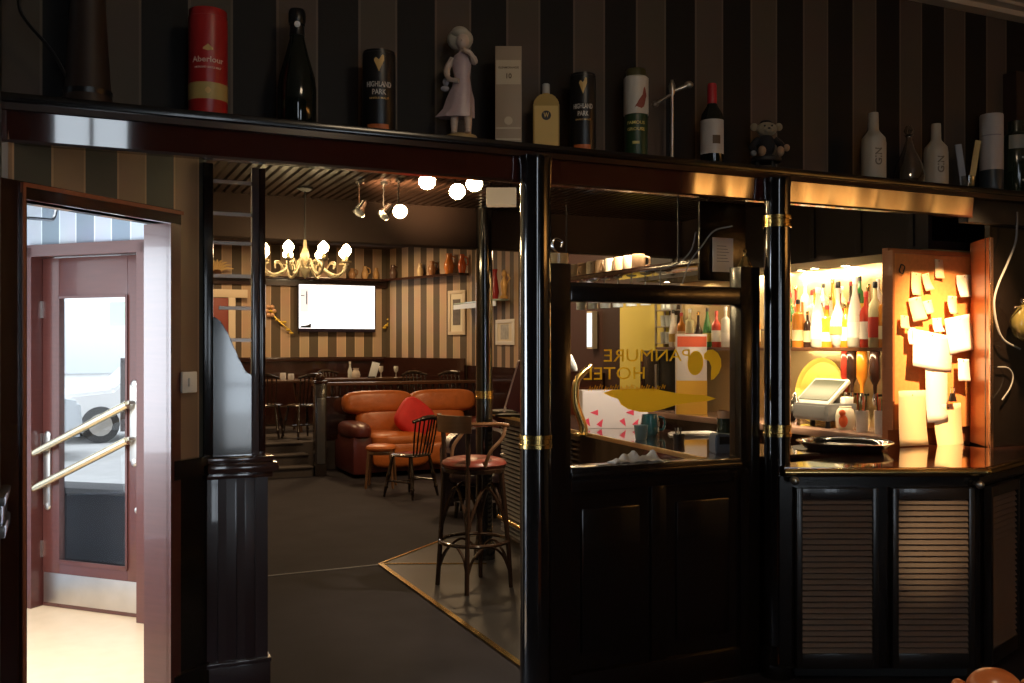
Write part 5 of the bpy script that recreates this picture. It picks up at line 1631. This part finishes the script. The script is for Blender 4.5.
spray(270, 291, 312, 332, 'gilt flower spray on the striped wall left of the television')
spray(397, 384, 312, 326, 'gilt flower spray on the striped wall right of the television')
# pictures on the side wall
def side_pic(px, y0, y1, wpx, lab, a, b, fm, im):
    a, b = Vector(a), Vector(b); d = (b - a).normalized(); n = Vector((d.y, -d.x))
    t_ = (px - 512) / F; r = Vector((SN * t_ + CS, -CS * t_ + SN))
    nn = Vector((-d.y, d.x)); Z = nn.dot(a) / nn.dot(r)
    p = r * Z + n * .005
    r2 = Vector((SN * ((px + wpx - 512) / F) + CS, -CS * ((px + wpx - 512) / F) + SN)); Z2 = nn.dot(a) / nn.dot(r2)
    w = (r2 * Z2 - r * Z).length
    h = (y1 - y0) * Z / F
    t = thing('framed_picture', lab, 'picture', (p.x, p.y, HZ(y1, Z)), math.atan2(d.y, d.x))
    G().box((0, -.02, 0), (w, 0, .05), .004).box((0, -.02, h - .05), (w, 0, h), .004).box((0, -.02, .05), (.06, 0, h - .05), .004).box((w - .06, -.02, .05), (w, 0, h - .05), .004).build('frame', fm, t)
    G().box((.05, -.01, .04), (w - .05, -.004, h - .04)).build('mount', mat('mount_cream', (.72, .66, .5), .6), t)
    G().box((w * .28, -.013, h * .22), (w * .72, -.01, h * .8)).build('print', im, t)
side_pic(449, 291, 335, 17, 'tall cream framed picture on the side wall left of the thin column', (4.54, 14.85), (5.23, 12.9), cream, mat('pic_dark', (.12, .1, .08), .5, noise=.6, nscale=15))
side_pic(497, 320, 345, 18, 'small white framed picture on the side wall right of the thin column', (5.23, 12.9), (5.06, 8.7), mat('frame_white', (.75, .74, .7), .5), mat('pic_grey', (.4, .4, .35), .5, noise=.6, nscale=15))
# glass shelf with ornaments
t_ = (503 - 512) / F
pa, pb = Vector((5.19, 11.95)), None
t = thing('glass_shelf', 'short pale glass shelf on the side wall between the two columns', 'shelf', (4.98, 11.4, HZ(300, 12.35)))
G().box((0, 0, 0), (.2, 1.5, .02), .003).build('shelf_glass', mat('shelf_green_glass', (.45, .6, .55), .1), t)
G().box((-.002, 0, -.07), (.012, 1.5, -.005)).build('shelf_lip', mat('shelf_lip_white', (.7, .75, .74), .3), t)
zsh = HZ(300, 12.35) + .02
v, Z = back_at(504, 5.06)
t = thing('gold_statuette', 'small gold statuette on the glass shelf on the side wall', 'figurine', (5.06, v, zsh))
G().lathe([(.05, 0), (.055, .02), (.03, .05), (.045, .15), (.05, .2), (.02, .26), (.018, .28), (.032, .3), (.03, .34), (.012, .37)], 14).build('figure', mat('statue_gold', (.6, .36, .12), .4, .3), t)
G().tube([(.04, 0, .2), (.07, -.03, .26), (.04, -.02, .32)], .012, 6).build('arm', mat('statue_gold', (0, 0, 0)), t)
v, Z = back_at(494, 5.07)
small('red_vase', 494, Z, zsh, 'tall red vase left of the gold statuette on the glass shelf', 'vase', [(.05, 0), (.07, .1), (.05, .25), (.035, .34), (.05, .4)], mat('vase_red', (.35, .03, .03), .2))
# items on the plate rail
items = [(352, 'jug', .16, .06, 'brown jug left of four on the far plate rail', (.3, .16, .07)), (365, 'jug', .2, .055, 'tan jug second from left on the far plate rail', (.5, .3, .12)), (376, 'vase', .18, .05, 'ochre vase left of the rail corner', (.45, .26, .1)), (393, 'jug', .22, .06, 'dark jug just past the rail corner', (.12, .07, .05)),
         (258, 'vase', .2, .05, 'pale vase at the left end of the far plate rail', (.6, .5, .35)), (420, 'vase', .2, .05, 'cream vase on the side rail left of the orange jug', (.6, .45, .25)), (432, 'jug', .22, .06, 'small brown jug on the side rail', (.3, .14, .06)), (449, 'jug', .3, .075, 'big orange jug on the side plate rail', (.7, .22, .04)), (462, 'jug', .27, .06, 'red orange jug at the right end of the side plate rail', (.6, .12, .03))]
for i, (px, kind, h, r, lab, c) in enumerate(items):
    m_ = mat('pot_%d' % i, c, .25)
    if px < 385:
        u, v = PV(px, 14.7)[0], 14.7
    else:
        a, b = Vector((4.47, 14.85)), Vector((5.13, 12.9)); d = (b - a).normalized(); nn = Vector((-d.y, d.x))
        t_ = (px - 512) / F; rr = Vector((SN * t_ + CS, -CS * t_ + SN)); Z = nn.dot(a) / nn.dot(rr); u, v = rr * Z
    t = thing('pottery_' + kind, lab, kind, (u, v, 2.635))
    G().lathe([(r * .7, 0), (r, h * .3), (r * .9, h * .55), (r * .5, h * .8), (r * .6, h)], 16).build('body', m_, t)
    if kind == 'jug':
        G().tube(bez([(r * .9, 0, h * .4), (r * 1.5, 0, h * .5), (r * 1.4, 0, h * .8), (r * .55, 0, h * .9)], 5), .01, 6).build('handle', m_, t)
# red door and cream architrave glimpsed through the bars
ua, ub = PV(206, 14.74)[0], PV(228, 14.74)[0]
struct(G().box((ua - .6, 14.70, .36), (ub, 14.76, 2.3), .004).build('door_3', mat('red_door', (.2, .03, .02), .5)))
g = G().box((ua - .7, 14.68, 2.3), (PV(247, 14.74)[0], 14.76, 2.42), .004).box((ub, 14.68, .36), (ub + .1, 14.76, 2.3), .004)
struct(g.build('trim_23', cream))
t = thing('gilt_fern', 'gilt fern ornament on the plate rail seen between the slim bars', 'ornament', (PV(217, 14.68)[0], 14.68, 2.635), 0)
g = G()
for k in range(9):
    a = R(-70 + 17.5 * k)
    g.tube(bez([(0, 0, .02), (.12 * math.sin(a), -.02, .14 * math.cos(a) + .04), (.25 * math.sin(a), -.04, .2 * math.cos(a) + .02)], 4), [.008, .012, .016, .018, .02, .018, .014, .01, .005], 6)
g.build('fronds', mat('fern_gilt', (.6, .42, .18), .5), t)
G().lathe([(.05, 0), (.07, .04), (.05, .07)], 14).build('pot', brown, t)

# menu board & dark folder at the end of the bar counter
t = thing('menu_board', 'tilted dark red menu board with white edge at the far end of the counter', 'menu', (*PZ(503, 7.5), CT), R(-50))
g = G(); g.M = Matrix.Rotation(R(18), 4, 'Y')
g.box((0, 0, .075), (.2, .015, .46), .002); g.build('board', mat('menu_maroon', (.12, .03, .04), .4), t)
g = G(); g.M = Matrix.Rotation(R(18), 4, 'Y')
g.box((-.012, -.002, .035), (.0, .017, .46)); g.build('white_edge', mat('edge_pink', (.75, .62, .6), .4), t)
G().box((-.04, -.06, 0), (.2, .08, .02), .004).build('foot', black, t)
t = thing('leather_folder', 'thick dark folder lying at the far end of the bar counter', 'folder', (*PZ(497, 7.55), CT), R(10))
t.location = (3.12, 7.12, CT)
G().box((-.05, -.12, 0), (.14, .12, .03), .006).build('cover', black, t)
G().box((-.045, -.115, .008), (.143, .115, .022)).build('pages', paper, t)

# ------------------------------------------------------------------ lights
def light(kind, loc, energy, col, size=.2, rot=None, to=None, size_y=None, spot=None, blend=.4, name='lamp'):
    l = bpy.data.lights.new(name, kind)
    l.energy = energy; l.color = col
    if kind == 'AREA':
        l.size = size
        if size_y:
            l.shape = 'RECTANGLE'; l.size_y = size_y
    elif kind in ('POINT', 'SPOT'):
        l.shadow_soft_size = size
    if kind == 'SPOT':
        l.spot_size = spot; l.spot_blend = blend
    o = bpy.data.objects.new(name, l)
    COL.objects.link(o)
    o.location = loc
    if to is not None:
        o.rotation_euler = (Vector(to) - Vector(loc)).to_track_quat('-Z', 'Y').to_euler()
    return o
WARM = (1., .66, .34)
DAY = (.72, .86, 1.)
# daylight in the windows behind the viewpoint
for (x0, x1), e in zip(W, (11, 18)):
    light('AREA', ((x0 + x1) / 2, -3.45, 1.85), e, DAY, x1 - x0, to=((x0 + x1) / 2, 3, 1.85), size_y=2.2, name='window_daylight')
# daylight through the glazed left side of the lobby
light('AREA', (-1.08, 4.6, 1.5), 105, (.8, .9, 1.), 1.4, to=(.15, 4.95, .2), size_y=1.6, name='lobby_daylight')
light('AREA', (-.3, 5.0, 2.62), 14, (.85, .92, 1.), .6, to=(-.3, 5.1, 0), name='lobby_ceiling_light')
# unseen lights added over the far room, hidden by the beam
for p, e in (((2.2, 9.3, 3.05), 26), ((3.9, 9.6, 3.05), 40), ((2.2, 13.4, 3.05), 34), ((3.9, 13.5, 3.05), 34)):
    light('AREA', p, e, WARM, .35, to=(p[0], p[1], 0), name='far_room_fill')
# bar interior
light('POINT', (4.0, 7.4, 2.4), 8, WARM, .08, name='bar_fill')  # unseen light added behind the beam
light('SPOT', (4.15, 4.75, 2.55), 420, (1., .74, .4), .05, to=(4.84, 5.3, 1.2), spot=R(36), blend=.8, name='till_fill')  # unseen spot added to brighten the till area
light('POINT', (4.2, 8.3, 2.5), 16, (1., .75, .45), .1, name='bar_fill')  # unseen light added near the yellow doorway
light('AREA', (4.63, 5.35, 2.14), 8, (1., .76, .46), 1.5, to=(4.95, 5.35, 1.5), size_y=.04, name='bar_strip')
light('SPOT', (3.15, 5.0, 2.55), 200, (1., .8, .55), .06, to=(3.05, 5.1, 1.0), spot=R(85), blend=.6, name='counter_fill')  # unseen spot added to light the counter top
light('SPOT', (2.6, 4.2, 2.52), 160, (1., .82, .6), .05, to=(3.25, 5.6, 1.0), spot=R(38), blend=.8, name='counter_front_fill')  # spot added behind the fascia to light faces turned to the camera
light('AREA', (4.79, 5.25, 1.54), 5, (1., .74, .4), 1.2, to=(4.9, 5.25, 1.1), size_y=.03, name='under_shelf_fill')  # unseen light added under the shelf to brighten the tray
# the further spotlight head throws its beam on the slats
_a = PZ(386, 5.7); _b = PZ(402, 6.1)
light('SPOT', (_a[0] - .06, _a[1] + .12, 2.42), 300, (1., .62, .3), .02, to=(_b[0], _b[1], 2.6), spot=R(80), blend=.8, name='slat_spot')
# spotlight on the notice board from the front room ceiling
light('SPOT', (4.2, 2.9, 2.9), 1100, (1., .6, .27), .04, to=(4.62, 4.05, 1.42), spot=R(36), blend=1., name='board_spot')
light('SPOT', (3.0, .6, 3.4), 420, (1., .62, .3), .05, to=(3.68, 3.27, .7), spot=R(7.5), blend=1., name='louvre_spot')
# unseen warm light added as dim ambient for the front room
light('AREA', (1.6, .6, 3.5), 21, (1., .76, .5), .7, to=(1.9, 1.8, 0), name='front_room_fill')
for v in (-2.6, -2.0, -1.1, -.6, -.1, .5, 1.1):
    light('SPOT', (6.72, v, 2.1), 130 if v < .3 else 50, (1., .62, .26), .03, to=(7.18, v + .05, 2.35), spot=R(75), blend=.7, name='curtain_fill')  # unseen spots added to light the curtain for the fascia reflection
# unseen pleated curtain added so the fascia reflects gold streaks
g = G(); b = bmesh.new(); lo = []; hi = []
n = 260
for i in range(n + 1):
    f_ = i / n
    x_ = 7.18 + .05 * math.sin(f_ * 110)
    lo.append(b.verts.new((x_, -3.0 + f_ * 6.0, .4))); hi.append(b.verts.new((x_, -3.0 + f_ * 6.0, 3.2)))
for i in range(n):
    b.faces.new((lo[i], lo[i + 1], hi[i + 1], hi[i]))
g._merge(b)
o = g.build('curtain', mat('curtain_gold', (.8, .55, .28), .7), sharp=80)
o.modifiers.new('s', 'SOLIDIFY').thickness = .004
tag(o, 'pleated gold curtain added out of view on the right wall for its reflection', 'curtain')
# sun-filled sky outside
w = bpy.data.worlds.new('World'); sc.world = w
w.use_nodes = True
bgn = w.node_tree.nodes['Background']
bgn.inputs['Color'].default_value = (.85, .93, 1., 1)
bgn.inputs['Strength'].default_value = 3.0

# ------------------------------------------------------------------ camera
cam = bpy.data.cameras.new('Camera')
co = bpy.data.objects.new('Camera', cam)
COL.objects.link(co)
co.location = (0, 0, EYE)
co.rotation_euler = (PI / 2, 0, -R(24.6))
cam.sensor_fit = 'HORIZONTAL'; cam.sensor_width = 36
cam.lens = 36 * F / 1024
cam.shift_y = (HY - 341.5) / 1024
cam.clip_start = .05; cam.clip_end = 200
sc.camera = co
vs_ = sc.view_settings
vs_.view_transform = 'Standard'; vs_.look = 'None'; vs_.gamma = 1; vs_.use_curve_mapping = False
vs_.exposure = 0
sc.cycles.use_denoising = True
sc.cycles.max_bounces = 8
sc.cycles.transparent_max_bounces = 12
sc.cycles.sample_clamp_indirect = 6
